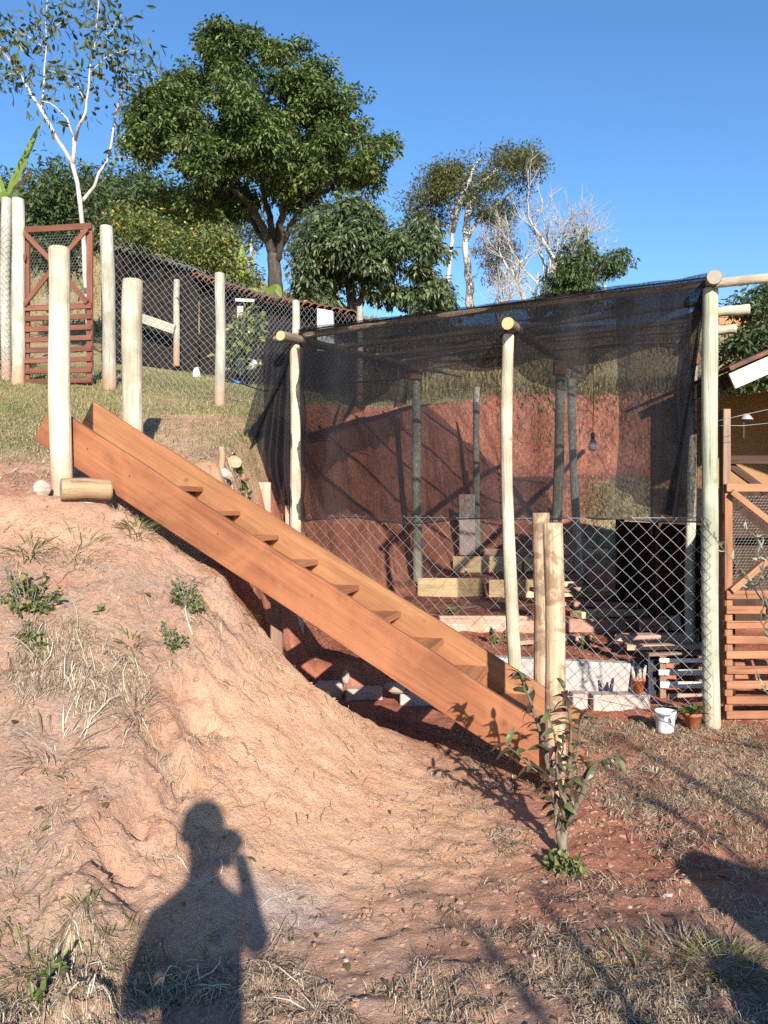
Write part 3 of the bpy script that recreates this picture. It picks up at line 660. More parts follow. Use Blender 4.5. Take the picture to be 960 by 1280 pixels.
# inner posts
def inner(pt, pb, d, r, seed, mats=('inner_post', 'cut_orange')):
    b = px(*pb, d); return nh_log('post', (b.x, b.y, min(b.z, HS(b.x, b.y)) - .15), px(*pt, d), r, r*.92, mats, seed, .008)
inner((520, 470), (522, 742), 10.6, .066, 51); inner((596, 484), (598, 692), 12.5, .055, 52)
inner((701, 468), (690, 715), 9.16, .062, 53); inner((714, 474), (725, 690), 11.6, .062, 54)
inner((866, 455), (864, 700), 6.9, .045, 55); inner((854, 470), (852, 640), 9.5, .05, 56, ('white_post', 'cut_pale'))
for (x, y, d, s) in ((520, 466, 10.55, .085), (700, 460, 9.1, .075), (866, 450, 6.85, .045)):
    c = px(x, y, d); mb = MB(); mb.box((-s, -.05, -s*1.05), (s, .05, s*1.05), 0, .006)
    mb.build('post_block', ['orange_gate'], nh, Matrix.Translation(c) @ Matrix.Rotation(.05, 4, 'Y'))

# shade cloth panels
def cloth(name, fn, nu, nv, su, sv, seed=0, mat='shade_cloth'):
    u, v = np.meshgrid(np.linspace(0, 1, nu), np.linspace(0, 1, nv)); P = fn(u.ravel(), v.ravel())
    ii = np.arange(nu*nv).reshape(nv, nu)
    Q = np.stack([ii[:-1, :-1], ii[:-1, 1:], ii[1:, 1:], ii[1:, :-1]], -1).reshape(-1, 4)
    uv = np.stack([u.ravel()*su + seed*3.7, v.ravel()*sv + seed*1.3], 1)
    return np_obj(name, np_mesh(name, P, Q, mat, smooth=True, uv=uv), nh)
A3 = np.array([PA.x, PA.y]); B3 = np.array([PB.x, PB.y]); CDn = np.array([.331, 1, .122])
def front(u, v):
    x = A3[0] + (B3[0]-A3[0])*u; y = A3[1] + (B3[1]-A3[1])*u + .035
    top = 3.125 + .035*u; bot = 1.44 + .02*u + .05*fbm(u*6, u*0, 1, 3, 61) - .03*u
    z = top + (bot-top)*v
    fold = .035*(.25+v)*np.sin(u*34 + 2*np.sin(u*9) + v) + .07*(.2+v)*fbm(u*9, v*2, 1, 3, 62)
    return np.stack([x + fold*.3, y + fold + .03, z], 1)
cloth('shade_cloth', front, 200, 50, 3.4, 1.7, 1, 'shade_front')
def roof(u, v):
    t = v*5.0 - .02
    x = A3[0] + (B3[0]-A3[0])*u + .331*t; y = A3[1] + (B3[1]-A3[1])*u + t
    z = 3.10 + .04*u + .122*t
    bay = np.abs(np.sin(PI*(u*2.2))) ; ph = np.abs(np.sin(PI*t/1.1))
    z = z - .10*bay*ph*(0.6+.8*(fbm(u*5, t, 1, 3, 63)+.5)) + .03*fbm(u*12, t*3, 1, 3, 64) - .05*smooth(.9, 1, v)
    return np.stack([x, y, z + .025], 1)
cloth('shade_cloth', roof, 130, 150, 3.4, 5.0, 2, 'shade_thick')
def leftside(u, v):                            # u along the cross pole, v downwards; the low end is pulled out over the bank
    t = u*4.0 - .05
    x0 = A3[0] + .331*t; y0 = A3[1] + t; z0 = 3.06 + .122*t
    drop = np.interp(u, [0, .18, .38, .52, .66, .8, 1], [1.25, 1.10, .95, .62, .5, .62, .4])
    out = np.interp(u, [0, .05, .16, .35, .6, 1], [.50, .66, .70, .28, .08, .05])
    s = v
    x = x0 - out*s**1.25 + .05*s*np.sin(u*48 + 3*np.sin(u*14)) + .10*s*fbm(u*13, v*2, 1, 3, 65)
    y = y0 - .12*s*out + .06*s*fbm(u*17, v*3, 1, 3, 66)
    z = z0 - drop*s
    return np.stack([x - .03, y, z], 1)
cloth('shade_cloth', leftside, 170, 50, 4.0, 1.6, 3, 'shade_thick')
def corner(u, v):                              # gathered tail of cloth hanging behind the front post
    z = 2.95 - 2.0*v; w = .30 - .22*smooth(.25, .8, v)
    x = -.98 + (u-.5)*w + .03*np.sin(v*7); y = 7.22 + .055*np.sin(u*26 + v*2) + .04*np.sin(u*11)
    return np.stack([x, y, z], 1)
cloth('shade_cloth', corner, 60, 50, 1.0, 2.0, 4, 'shade_thick')
def wrap(u, v):                                # edge of the cloth folded round the front post
    a = -.3 + 2.5*u; z = 2.95 - 1.52*v; r = .068 + .012*np.sin(v*19+u*4) + .02*u*v
    return np.stack([-.772 + .03*(1-v)*0 + r*np.cos(a) , 7.0 + r*np.sin(-a)*.9 + .02, z], 1)
cloth('shade_cloth', wrap, 16, 60, .3, 1.6, 5)
def rightside(u, v):
    t = u*4.2 + .1
    x0 = B3[0] + .331*t; y0 = B3[1] + t; z0 = 3.15 + .122*t
    drop = np.interp(u, [0, .15, .4, 1], [1.72, 1.7, 1.35, 1.1])
    x = x0 - .02 - .10*v + .05*v*np.sin(u*40 + 2*np.sin(u*11)) - .16*v*np.exp(-(u/.2)**2)
    return np.stack([x, y0 + .04*v*np.sin(u*23), z0 - drop*v], 1)
cloth('shade_cloth', rightside, 140, 40, 4.2, 1.7, 6, 'shade_thick')
def flare(u, v):                               # loose end of the cloth pulled outward past the front post, down to the bank
    yl = 423 + 187*v; xl = np.interp(v, [0, .3, .72, .82, 1], [333, 322, 299, 301, 322]); yr = 425 + 222*v; xr = 374 + 0*v
    X_ = xr + (xl-xr)*u; Y_ = yr + (yl-yr)*u; d = 7.02 + .10*u + (.05*v*np.sin(u*17 + 2*v) + .035*np.sin(u*31 + v*3)*v)
    return np.stack([(X_-480)/FOC*d, d, CAMZ + (640-Y_)/FOC*d], 1)
cloth('shade_cloth', flare, 60, 60, .7, 1.6, 7, 'shade_thick')
def swag(u, v):                                # slack second layer sagging under the front pole
    x = A3[0] + (B3[0]-A3[0])*u; y = A3[1] + (B3[1]-A3[1])*u + .16 + .5*np.sin(PI*u)*v
    drop = .18 + .36*np.abs(np.sin(u*6.1 + .4))*(.6 + .8*(fbm(u*7, u*0, 1, 3, 71) + .5))
    return np.stack([x, y + .05*np.sin(u*30)*v, 3.09 + .04*u + .02 - drop*v + .03*np.sin(u*22)*v], 1)
cloth('shade_cloth', swag, 140, 16, 3.4, .6, 8)
def rback(u, v):                               # loose cloth bunched at the back of the open bay
    x = 1.78 + .42*u; y = 6.05 - .36*u + .07*np.sin(u*22 + v) ; z = 3.15 - (1.70 - .25*(1-u)**2)*v
    return np.stack([x + .06*v*np.sin(v*3), y + .3*v*0, z], 1)
cloth('shade_cloth', rback, 60, 40, 1.1, 1.7, 9, 'shade_thick')
# hem cord
for k in range(2):
    mb = MB(); pts = []
    for i in range(41):
        u = i/40; q = front(np.array([u]), np.array([1.0 if k else .0]))[0]; pts.append((q[0], q[1], q[2]))
    mb.tube(pts, .006, 5)
    mb.build('hem_cord', ['black_plastic'], nh)

# wire fence across the front of the net house
fence = thing('wire_fence', 'galvanised diamond wire fence along the net house front', 'fence', (1.0, 6.3, 0))
off = Vector((0, .075, 0))
pts = [PA + off, PM + off, PB + off]
chain_link('wire_mesh', [(p.x, p.y, -.03) for p in pts], [1.51, 1.50, 1.50], .115, .0017, fence)
wr = [(2.29 + .075*math.cos(a), 5.5 + .075*math.sin(a), 0) for a in (2.3, 2.9, 3.5, 4.1, 4.6)]
chain_link('wire_wrap', wr, [1.47]*5, .075, .0015, fence)
for z in (.10, 1.46):
    mb = MB(); mb.tube([tuple(PA + off + Vector((0, 0, z))), tuple(PM + off + Vector((0, .01, z - .01))), tuple(PB + off + Vector((0, 0, z)))], .0022, 4)
    mb.build('tension_wire', ['wire'], fence)
back_fence = thing('wire_fence', 'fine diamond wire fence closing the back of the garden beds', 'fence', (2.6, 12.0, .9))
q = [(1.5, 12.7), (2.9, 11.9), (4.4, 11.3)]
chain_link('wire_mesh', [(x, y, HS(x, y)) for x, y in q], [1.25]*3, .10, .0019, back_fence)
for x, y in q:
    log('post', ground(x, y, -.1), ground(x, y, 1.3), .04, .038, ('inner_post', 'cut_pale'), back_fence, 8, .03, .005, int(x*10))

# hanging bulb
bulb = thing('hanging_bulb', 'bare glass light bulb hanging on a black cord inside the net house', 'lamp', px(741, 566, 8.6))
mb = MB(); c = px(741, 437, 8.6); e = px(741, 543, 8.6); mb.tube([c, (c+e)/2 + Vector((.01, 0, 0)), e], .004, 5); mb.build('cord', ['black_plastic'], bulb)
mb = MB(); mb.lathe([(.012, .10), (.022, .09), (.024, .04), (.018, .03)], 12); mb.build('socket', ['black_plastic'], bulb, Matrix.Translation(px(741, 552, 8.6)))
mb = MB(); mb.lathe([(.02, .10), (.034, .07), (.048, .02), (.042, -.015), (.02, -.035)], 14); mb.build('glass', ['bulb_glass'], bulb, Matrix.Translation(px(741, 560, 8.6)))

# ------------------------------------------------------------------ garden beds inside
def bed_board(label, x0, x1, y, d0, d1, h, mat, th=.035, group=None, zoff=0):
    a, b = px(x0, y, d0), px(x1, y, d1)
    for p in (a, b): p.z = p.z + 0
    o = board('plank', a, b, h, th, mat, None, (0, 0, 1)); tag(o, label, 'plank', group); return o
def bed(label, x0, x1, d, z0, z1, mat, th=.04, name='plank', dd=0):
    zc = (z0+z1)/2; a = Vector(((x0-480)/FOC*d, d, zc)); b = Vector(((x1-480)/FOC*(d+dd), d+dd, zc))
    o = board(name, a, b, z1-z0, th, mat, None, (0, 0, 1)); tag(o, label, 'plank'); return o
bed('long yellow plank edging the garden bed at the base of the inner post', 522, 603, 10.25, .38, .64, 'yellow_plank')
bed('yellow plank continuing the garden bed edge behind the front post', 611, 668, 10.24, .39, .62, 'yellow_plank')
bed('short yellow plank ending the same bed edge beside the peeled posts', 672, 728, 10.2, .40, .60, 'yellow_plank')
bed('pale yellow plank edging the upper garden bed', 566, 652, 11.72, .60, .84, 'yellow_plank')
bed('pale yellow plank running on along the upper garden bed', 655, 720, 11.7, .62, .82, 'yellow_plank')
bed('brown plank along the very back of the garden beds', 600, 760, 12.2, .78, .93, 'pink_plank')
bed('long dusty pink plank edging the front garden bed', 538, 700, 8.28, .22, .41, 'pink_plank', .05)
bed('dusty pink plank ending the front garden bed edge', 703, 782, 8.26, .22, .38, 'pink_plank', .05)
bed('red board lying on the soil before the yellow bed edge', 690, 800, 9.4, .39, .44, 'pink_plank', .16, dd=-.3)
bed('thin weathered board on the soil behind the pink bed edge', 560, 660, 9.3, .36, .39, 'old_plank', .14, dd=.2)
bed('rough red board laid near the shed side of the beds', 745, 812, 8.9, .36, .43, 'pink_plank', .2, dd=-.2)
bed('pale board stacked crosswise in the middle of the garden beds', 676, 768, 9.7, .46, .52, 'yellow_plank', .20, dd=.25)
bed('pale board on top of the crosswise stack in the garden beds', 664, 742, 9.65, .525, .575, 'pink_plank', .16, dd=.1)
bed('short pale plank leaning flat at the end of the pink bed edge', 720, 800, 8.5, .36, .43, 'yellow_plank', .22, dd=.3)
bed('reddish plank lying across the soil behind the low wall', 640, 735, 7.5, .24, .28, 'pink_plank', .14, dd=.35)
bed('grey board on the soil of the front bed', 770, 830, 7.7, .25, .31, 'fascia_wood', .15, dd=-.2)
p = px(583, 655, 11.9); o = board('slab', px(584, 694, 11.9), px(583, 618, 11.9), .24, .10, 'concrete', None, (1, 0, 0), .006); tag(o, 'upright grey concrete slab against the red bank inside the net house', 'slab')
# low concrete wall
a, b = px(612, 846, 6.75), px(800, 846, 6.45)
a.z = b.z = .115
bd = board('low_wall', a, b, .30, .12, 'concrete_wall', None, (0, 0, 1), .01); tag(bd, 'low whitish concrete wall holding the front garden bed', 'wall')
# stacked old boards and pallet
for i, (x0, x1, y, d, h, mt, lb) in enumerate([
    (800, 836, 781, 7.4, .10, 'old_plank', 'grey weathered board end on top of the board stack'),
    (826, 853, 779, 7.5, .12, 'fascia_wood', 'pale grey board end beside the weathered one on the stack'),
    (778, 880, 797, 7.1, .06, 'pink_plank', 'reddish board near the top of the stack above the white slats'),
    (782, 879, 808, 6.9, .045, 'pink_plank', 'thin reddish board in the middle of the stack above the white slats'),
    (800, 878, 817, 6.8, .03, 'old_plank', 'thin dark board at the bottom of the stack above the white slats')]):
    o = board('plank', px(x0, y, d), px(x1, y-1, d-.1), h, .16, mt, None, (0, 0, 1)); tag(o, lb, 'plank', None)
pal = thing('pallet', 'pallet of whitish slats standing on edge behind the wire', 'pallet', px(850, 885, 6.3))
for y0, y1, x0 in ((823, 828, 824), (837, 844, 823), (852, 860, 825), (867, 873, 835)):
    ym = (y0+y1)/2; board('slat', px(x0, ym, 6.32), px(880, ym, 6.25), (y1-y0)/FOC*6.3, .022, 'white_slat' if y0 < 860 else 'pink_plank', pal)
for x in (828, 876): board('batten', px(x, 878, 6.36), px(x, 820, 6.36), .05, .04, 'old_plank', pal, (1, 0, 0))
o = board('pipe', px(812, 866, 6.35), px(811, 821, 6.35), .014, .014, 'white_plastic', None, (1, 0, 0), .004); tag(o, 'thin white upright pipe beside the pallet', 'pipe')
mb = MB()
mb.box((-.12, -.02, 0), (.14, .03, .34), 0, .012); o = mb.build('plastic_sheet', ['black_plastic'], None, Matrix.Translation(px(802, 876, 6.42)) @ Matrix.Rotation(.1, 4, 'Y')); tag(o, 'folded black plastic sheet leaning between wall and pallet', 'plastic sheet')
# concrete blocks behind the wire
def cblock(label, x0, x1, y0, y1, d, mat='concrete'):
    a, b = px(x0, y1, d), px(x1, y0, d); mb = MB(); w = b.x - a.x; h = b.z - a.z + .1
    mb.box((0, 0, -.1), (w, .14, h - .1), 0, .008)
    o = mb.build('concrete_block', [mat], None, Matrix.Translation(a)); tag(o, label, 'block')
cblock('broad pinkish concrete block carrying a dry plant and an orange pot', 742, 813, 869, 912, 5.92)
cblock('narrow pinkish concrete block next to the broad one', 716, 735, 868, 905, 6.0)
for i, (x0, x1, y0, y1, d, lb) in enumerate([(395, 428, 855, 890, 6.4, 'grey block in the shade under the stair, beside the net house post'), (432, 478, 862, 897, 6.3, 'wide grey block in the shade under the stair'), (500, 560, 868, 900, 6.1, 'grey block under the stair with a sunlit corner')]):
    cblock(lb, x0, x1, y0, y1, d)
rock('stone', px(432, 846, 6.35), .05, 'rock_pale', 'pale pointed stone standing in the stair shade', (.8, .6, 1.1), 21)
rock('stone', px(495, 860, 6.15), .09, 'rock_pale', 'pale flat stone behind the wire under the stair', (1.2, .6, .5), 22)
# ------------------------------------------------------------------ gates
def gate(name, label, o, ux, w, h, mid, nsl, sw, st_w, mat, cell, seed=0, latch=False, wire='wire'):
    """framed gate: stiles, rails, crossed braces over wire above, slats below. o = lower corner, ux = unit vector along it"""
    o = Vector(o); ux = Vector(ux).normalized(); uz = Vector((0, 0, 1)); fr = ux.cross(uz).normalized()
    if fr.y > 0: fr = -fr
    g = thing(name, label, 'gate', o)
    def P(a, b, f=0.0): return o + ux*a + uz*b + fr*f
    board('stile', P(st_w/2, 0), P(st_w/2, h), st_w, .03, mat, g, ux); board('stile', P(w-st_w/2, 0), P(w-st_w/2, h), st_w, .03, mat, g, ux)
    board('top_rail', P(0, h-st_w/2, .031), P(w, h-st_w/2, .031), st_w, .028, mat, g)
    board('middle_rail', P(0, mid, .031), P(w, mid, .031), sw*1.1, .028, mat, g)
    z0 = sw*.6
    for i in range(nsl):
        z = z0 + (mid - z0) * i / nsl
        board('slat', P(0, z, .031), P(w, z + .004*math.sin(i*3+seed), .031), sw, .024, mat, g)
    k = st_w*.5; lo, hi, cx, cz = mid + sw*.5, h - st_w, w/2, (mid + h)/2
    for (a0, b0) in ((k, lo), (k, hi), (w-k, lo), (w-k, hi)):
        e = P(cx, cz, .031) - P(a0, b0, .031); e = P(a0, b0, .031) + e*.985
        board('brace', P(a0, b0, .060), e + fr*.029, st_w*.8, .024, mat, g, uz)
    chicken_wire('chicken_wire', P(st_w*.3, mid, -.018), ux, uz, w - st_w*.6, h - mid, cell, .0009 if cell < .03 else .0011, g, wire)
    if latch:
        board('latch', P(-.13, h*.81, .05), P(.06, h*.80, .05), .075, .03, mat, g)
        board('batten', P(-.02, h*.50, .045), P(-.02, h*.90, .045), .06, .03, mat, g, ux)
    for z in (h*.96, h*.06):
        mb = MB(); mb.lathe([(.013, -.05), (.013, .05)], 8); mb.build('hinge', ['dark_wire'], g, Matrix.Translation(P(w+.02, z, .02)))
    return g
a = px(30, 482, 9.6); b = px(123, 484, 9.45)
gate('garden_gate', 'dark red slatted gate with crossed braces at the top of the grassy slope', (a.x, a.y, a.z), b - Vector((a.x, a.y, b.z)), .90, 1.92, .93, 7, .062, .075, 'red_gate', .04, 1, True)
a = px(905, 898, 5.62)
gate('garden_gate', 'orange wooden slatted gate with wire top in front of the dark shed', (a.x, a.y, a.z), (1, .02, 0), .92, 1.672, .885, 8, .055, .056, 'orange_gate', .024, 2)
o = board('threshold', (2.42, 5.66, .01), (3.35, 5.68, .01), .11, .06, 'old_plank', None); tag(o, 'low earth-stained board under the orange gate', 'threshold')
log('gate_post', (3.42, 5.66, -.2), (3.42, 5.66, 1.95), .06, .055, ('green_post', 'cut_pale'), None, 12, .03, .004, 71)
tag(bpy.data.objects['gate_post'], 'greenish post carrying the hinges of the orange gate', 'post')

# ------------------------------------------------------------------ upper fence
uf = thing('wire_fence', 'diamond wire fence on whitish posts across the grassy slope', 'fence', px(200, 490, 9.4))
def up(x, yt, yb, d, r, seed, mats=('white_post', 'cut_pale'), lean=0):
    b = px(x, yb, d); t_ = px(x + lean, yt, d)
    log('post', (b.x, b.y, min(b.z, HS(b.x, b.y)) - .15), t_, r, r*.95, mats, uf, 12, .03, .006, seed); return b
p1 = up(22, 249, 480, 9.55, .078, 81); up(8, 248, 470, 9.9, .06, 82)
p2 = up(137, 283, 496, 9.3, .080, 83, lean=-4)
p3 = up(275, 342, 512, 8.9, .060, 84)
p4 = up(370, 376, 470, 10.4, .055, 85)
chain_link('wire_mesh', [(v.x, v.y + .09, HS(v.x, v.y)) for v in (p2, p3, p4)], [1.85, 1.50, 1.35], .097, .0021, uf)
q0 = px(-60, 480, 9.8)
chain_link('wire_mesh', [(q0.x, q0.y, HS(q0.x, q0.y)), (p1.x - .06, p1.y + .05, HS(p1.x, p1.y))], [2.0, 2.1], .075, .0021, uf)
p5 = px(450, 395, 11.5)
chain_link('wire_mesh', [(p4.x, p4.y + .08, HS(p4.x, p4.y)), (p5.x, p5.y, HS(p5.x, p5.y))], [1.3, 1.3], .097, .0021, uf)
log('post', ground(p5.x, p5.y, -.1), ground(p5.x, p5.y, 1.42), .05, .048, ('white_post', 'cut_pale'), uf, 10, .03, .004, 86)
# hose with a blue joint
mb = MB(); mb.tube([px(252, 462, 9.1), px(283, 473, 9.0), px(300, 479, 8.9), px(330, 489, 8.6), px(420, 480, 8.6), px(500, 474, 8.9)], .009, 6)
hz = mb.build('hose', ['hose_black']); tag(hz, 'black irrigation hose stretched from the wire fence into the shade cloth', 'hose')
mb = MB(); mb.tube([px(292, 476, 8.94), px(300, 479, 8.9)], .017, 8); mb.build('joint', ['hose_blue'], hz)

# ------------------------------------------------------------------ hen run and tiled coop behind the fence
run = thing('hen_run', 'hen run walled with dark netting under ragged grey tiles', 'hen run', px(190, 450, 14))
def pl(*pts): return [Vector(p) for p in pts]
def sheet(name, quad, mat, parent, th=.03):
    q = pl(*quad); nrm = (q[1]-q[0]).cross(q[3]-q[0]).normalized()*th; mb = MB(); mb.v += [tuple(p) for p in q] + [tuple(p + nrm) for p in q]
    for f in ((0,3,2,1),(4,5,6,7),(0,1,5,4),(1,2,6,5),(2,3,7,6),(3,0,4,7)): mb.face(f)
    return mb.build(name, [mat], parent)
r0, r1 = px(128, 310, 14.6), px(248, 344, 14.0); g0, g1 = px(128, 460, 14.6), px(248, 475, 14.0)
sheet('net_wall', [g0, g1, r1, r0], 'coop_net', run)
sheet('roof', [r0 + Vector((0, -.1, .02)), r1 + Vector((0, -.1, .02)), r1 + Vector((.3, 2.6, .45)), r0 + Vector((.3, 2.6, .45))], 'tile_grey', run, .04)
for i in range(26):                            # ragged row of tile ends
    f = i/25; p = r0.lerp(r1, f); mb = MB()
    w = .075
    pr = [(-w, 0), (-w*.7, .045), (0, .065), (w*.7, .045), (w, 0), (w*.75, 0), (w*.5, .03), (0, .045), (-w*.5, .03), (-w*.75, 0)]
    mb.poly_prism(pr, -.10 - .07*random.random(), .35)
    mb.build('tile', ['tile_grey'], run, Matrix.Translation(p + Vector((0, -.05, .015 + .03*random.random()))) @ Matrix.Rotation(.15, 4, 'X'))
log('post', px(221, 458, 13.8), px(221, 350, 13.8), .058, .055, ('white_post', 'cut_pale'), run, 10, .03, .004, 91)
board('rail', px(172, 396, 13.9), px(218, 412, 13.7), .16, .05, 'inner_post', run)
coop = thing('chicken_coop', 'dark open coop with a sagging red tiled roof behind the wire', 'coop', px(340, 450, 13.2))
c0, c1, c2 = px(246, 350, 13.9), px(330, 378, 13.4), px(444, 398, 12.9)
for a, b, (zb) in ((c0, c1, 470), (c1, c2, 440)):
    ga = Vector((a.x + .1, a.y + 1.7, HS(a.x, a.y) - .3)); gb = Vector((b.x, b.y + 1.7, HS(b.x, b.y) - .3))
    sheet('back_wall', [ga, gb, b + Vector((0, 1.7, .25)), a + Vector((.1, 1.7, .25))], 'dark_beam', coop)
    gz0, gz1 = HS(a.x, a.y + .25) - .2, HS(b.x, b.y + .25) - .2
    sheet('net_front', [(a.x, a.y + .25, gz0), (b.x, b.y + .25, gz1), (b.x, b.y + .25, b.z + .05), (a.x, a.y + .25, a.z + .05)], 'coop_net', coop, .01)
    sheet('roof', [a, b, b + Vector((.3, 2.2, .42)), a + Vector((.3, 2.2, .42))], 'tile_red', coop, .04)
    for i in range(13):
        f = (i + .5)/13; p = a.lerp(b, f); mb = MB(); w = .105
        pr = [(-w, 0), (-w*.7, .05), (0, .075), (w*.7, .05), (w, 0), (w*.8, 0), (w*.5, .03), (0, .05), (-w*.5, .03), (-w*.8, 0)]
        mb.poly_prism(pr, -.12 - .05*random.random(), 2.1)
        mb.build('tile', ['tile_red'], coop, Matrix.Translation(p + Vector((0, -.02, .045 + .02*random.random()))) @ Matrix.Rotation(math.atan2(.42, 2.2), 4, 'X'))
board('post', px(300.5, 466, 12.8), px(300.5, 383, 12.8), .10, .06, 'fascia_wood', coop, (1, 0, 0))
board('fascia', px(294, 375, 12.75), px(318, 376, 12.75), .05, .03, 'fascia_wood', coop)
board('post', px(311, 468, 12.6), px(311, 384, 12.6), .03, .03, 'white_slat', coop, (1, 0, 0))
sheet('end_wall', [px(398, 440, 12.75), px(419, 440, 12.7), px(417, 390, 12.7), px(398, 387, 12.75)], 'coop_white', coop, .08)
def sack(label, x, y, d, r, seed, sq):
    p = px(x, y, d); rock('sack', Vector((p.x, p.y, p.z)), r*.8, 'coop_white', None, sq, seed)
    return tag(bpy.data.objects['sack'] if seed == 31 else [o for o in bpy.data.objects if o.name.startswith('sack')][-1], label, 'sack')
sack('white sack at the foot of the coop post', 288, 458, 12.4, .14, 31, (1.1, .8, .8))
sack('larger white sack between the coop post and the shade cloth', 312, 455, 12.4, .16, 32, (1.2, .8, .75))
hb = px(246, 458, 12.6); hb.z = HS(hb.x, hb.y) + .07
rock('plastic_bag', hb, .085, 'coop_white', None, (.75, .7, 1.35), 33); tag(bpy.data.objects['plastic_bag'], 'small white plastic bag slumped at the foot of the dark coop netting', 'bag')

# ------------------------------------------------------------------ shed behind the orange gate
shed = thing('shed', 'dark timber shed with a pale barge board behind the orange gate', 'shed', (3.6, 8.4, 0))
WL = [(2.76, 6.25), (3.0, 9.9)]
for i in range(3):
    z0, z1 = -.05 + .48*i, -.05 + .48*(i+1) - .008
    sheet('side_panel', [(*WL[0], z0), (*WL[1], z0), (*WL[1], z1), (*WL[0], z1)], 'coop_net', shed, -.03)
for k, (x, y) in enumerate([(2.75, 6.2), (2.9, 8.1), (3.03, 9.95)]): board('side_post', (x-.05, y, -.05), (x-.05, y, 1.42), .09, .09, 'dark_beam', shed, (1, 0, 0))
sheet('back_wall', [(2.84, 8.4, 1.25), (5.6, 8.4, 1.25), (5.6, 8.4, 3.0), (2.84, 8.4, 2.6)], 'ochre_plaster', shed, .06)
sheet('back_wall', [(2.84, 8.35, -.05), (5.6, 8.35, -.05), (5.6, 8.35, 1.75), (2.84, 8.35, 1.75)], 'dark_beam', shed, .04)  # dark lower sheet stands in for the shade inside the shed
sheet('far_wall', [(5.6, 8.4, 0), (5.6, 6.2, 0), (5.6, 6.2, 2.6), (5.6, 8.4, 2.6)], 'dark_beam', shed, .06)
e0 = px(914, 477, 6.0); e1 = Vector((4.05, 6.0, e0.z + .62)); e2 = Vector((5.7, 6.0, e0.z))
for a, b in ((e0, e1), (e2, e1)):
    board('barge_board', a, b, .125, .03, 'fascia_wood', shed, (0, 0, 1))
    sheet('roof', [a + Vector((-.03 if a is e0 else .03, -.06, .075)), b + Vector((0, -.06, .075)), b + Vector((0, 2.5, .075)), a + Vector((-.03 if a is e0 else .03, 2.5, .075))], 'tile_red', shed, .03 if a is e0 else -.03)
    for k in range(3):
        y = 6.15 + k*1.0
        board('rafter', Vector((a.x, y, a.z - .0)), Vector((b.x, y, b.z - .0)), .09, .05, 'dark_beam', shed)
board('wall_rail', (2.8, 6.5, 1.93), (5.5, 6.5, 1.93), .07, .05, 'dark_beam', shed)
board('brace', (2.85, 6.48, 1.45), (3.6, 6.48, 1.9), .06, .04, 'dark_beam', shed); board('brace', (2.85, 6.53, 1.9), (3.6, 6.53, 1.35), .06, .04, 'dark_beam', shed)
board('door_post', (2.66, 6.15, 0), (2.66, 6.15, 2.3), .06, .08, 'old_plank', shed, (1, 0, 0))
lamp = thing('wall_lamp', 'grey dish lamp under the shed eave', 'lamp', px(933, 540, 6.8))
mb = MB(); mb.lathe([(.02, .045), (.055, .0), (.052, -.008), (.015, .03)], 16); mb.build('shade', ['lamp_shade'], lamp, Matrix.Translation(px(933, 524, 6.8)))
board('bracket', px(929, 548, 6.8), px(929, 520, 6.8), .02, .02, 'dark_beam', lamp, (1, 0, 0))
for y0, y1, dd in ((526, 507, 5.75), (532, 528, 5.85)):
    mb = MB(); mb.tube([px(897, y0, dd), px(930, (y0+y1)/2 + 2, dd), px(990, y1 - 2, dd)], .002, 5); o = mb.build('line_wire', ['wire'])
    tag(o, 'thin slack wire strung from the green post past the shed roof' if y0 < 530 else 'thin level wire strung from the green post below the slack one', 'wire')
# far brick house
hs = thing('brick_house', 'unplastered orange block house far up among the trees', 'house', px(915, 440, 34))
b0, b1 = px(893, 440, 34), px(925, 440, 34)
for j in range(9):
    for i in range(7):
        z = b0.z - .9 + j*.3; x = b0.x + i*.42 + (.21 if j % 2 else 0)
        mb = MB(); mb.box((0, 0, 0), (.40, .25, .28), 0, .01); mb.build('brick', ['brick_orange'], hs, Matrix.Translation((x, 34, z)))
sheet('wall', [(b0.x + .02, 34.05, b0.z - 3), (b0.x + 3.1, 34.05, b0.z - 3), (b0.x + 3.1, 34.05, b0.z + 1.78), (b0.x + .02, 34.05, b0.z + 1.78)], 'brick_orange', hs, -4)
sheet('roof', [(b0.x - .3, 33.6, b0.z + 1.75), (b0.x + 3.4, 33.6, b0.z + 1.75), (b0.x + 3.4, 38.4, b0.z + 2.4), (b0.x - .3, 38.4, b0.z + 2.4)], 'tile_red', hs, .12)
sheet('window', [(b0.x + 1.5, 33.98, b0.z + .3), (b0.x + 2.3, 33.98, b0.z + .3), (b0.x + 2.3, 33.98, b0.z + 1.2), (b0.x + 1.5, 33.98, b0.z + 1.2)], 'black_plastic', hs, .03)

# ------------------------------------------------------------------ bucket, pots
def lathe_part(name, prof, mat, parent, c, n=24):
    mb = MB(); mb.lathe(prof, n); return mb.build(name, [mat], parent, Matrix.Translation(Vector(c)))
bp = px(831.5, 914, 5.38); bp.z = HS(bp.x, bp.y) + .002
bk = thing('bucket', 'small white plastic bucket at the foot of the wire', 'bucket', bp)
lathe_part('body', [(.052, 0), (.056, .01), (.069, .135), (.073, .137), (.073, .150), (.066, .150), (.064, .135), (.05, .02), (.01, .018)], 'white_plastic', bk, bp)
mb = MB(); mb.tube([(.073*math.cos(a), .073*math.sin(a)*.96 - .0, .138 - .05*abs(math.sin(a))) for a in np.linspace(PI, 2*PI, 14)], .0025, 5); mb.build('handle', ['wire'], bk, Matrix.Translation(bp))
rp = px(866, 913, 5.44); rp.z = HS(rp.x, rp.y) + .002
pot = thing('flower_pot', 'terracotta pot with a leafy green plant at the foot of the green post', 'pot', rp)
pb = lathe_part('pot', [(.042, 0), (.058, .10), (.064, .10), (.064, .122), (.056, .122), (.05, .09), (.01, .088)], 'terracotta', pot, rp)
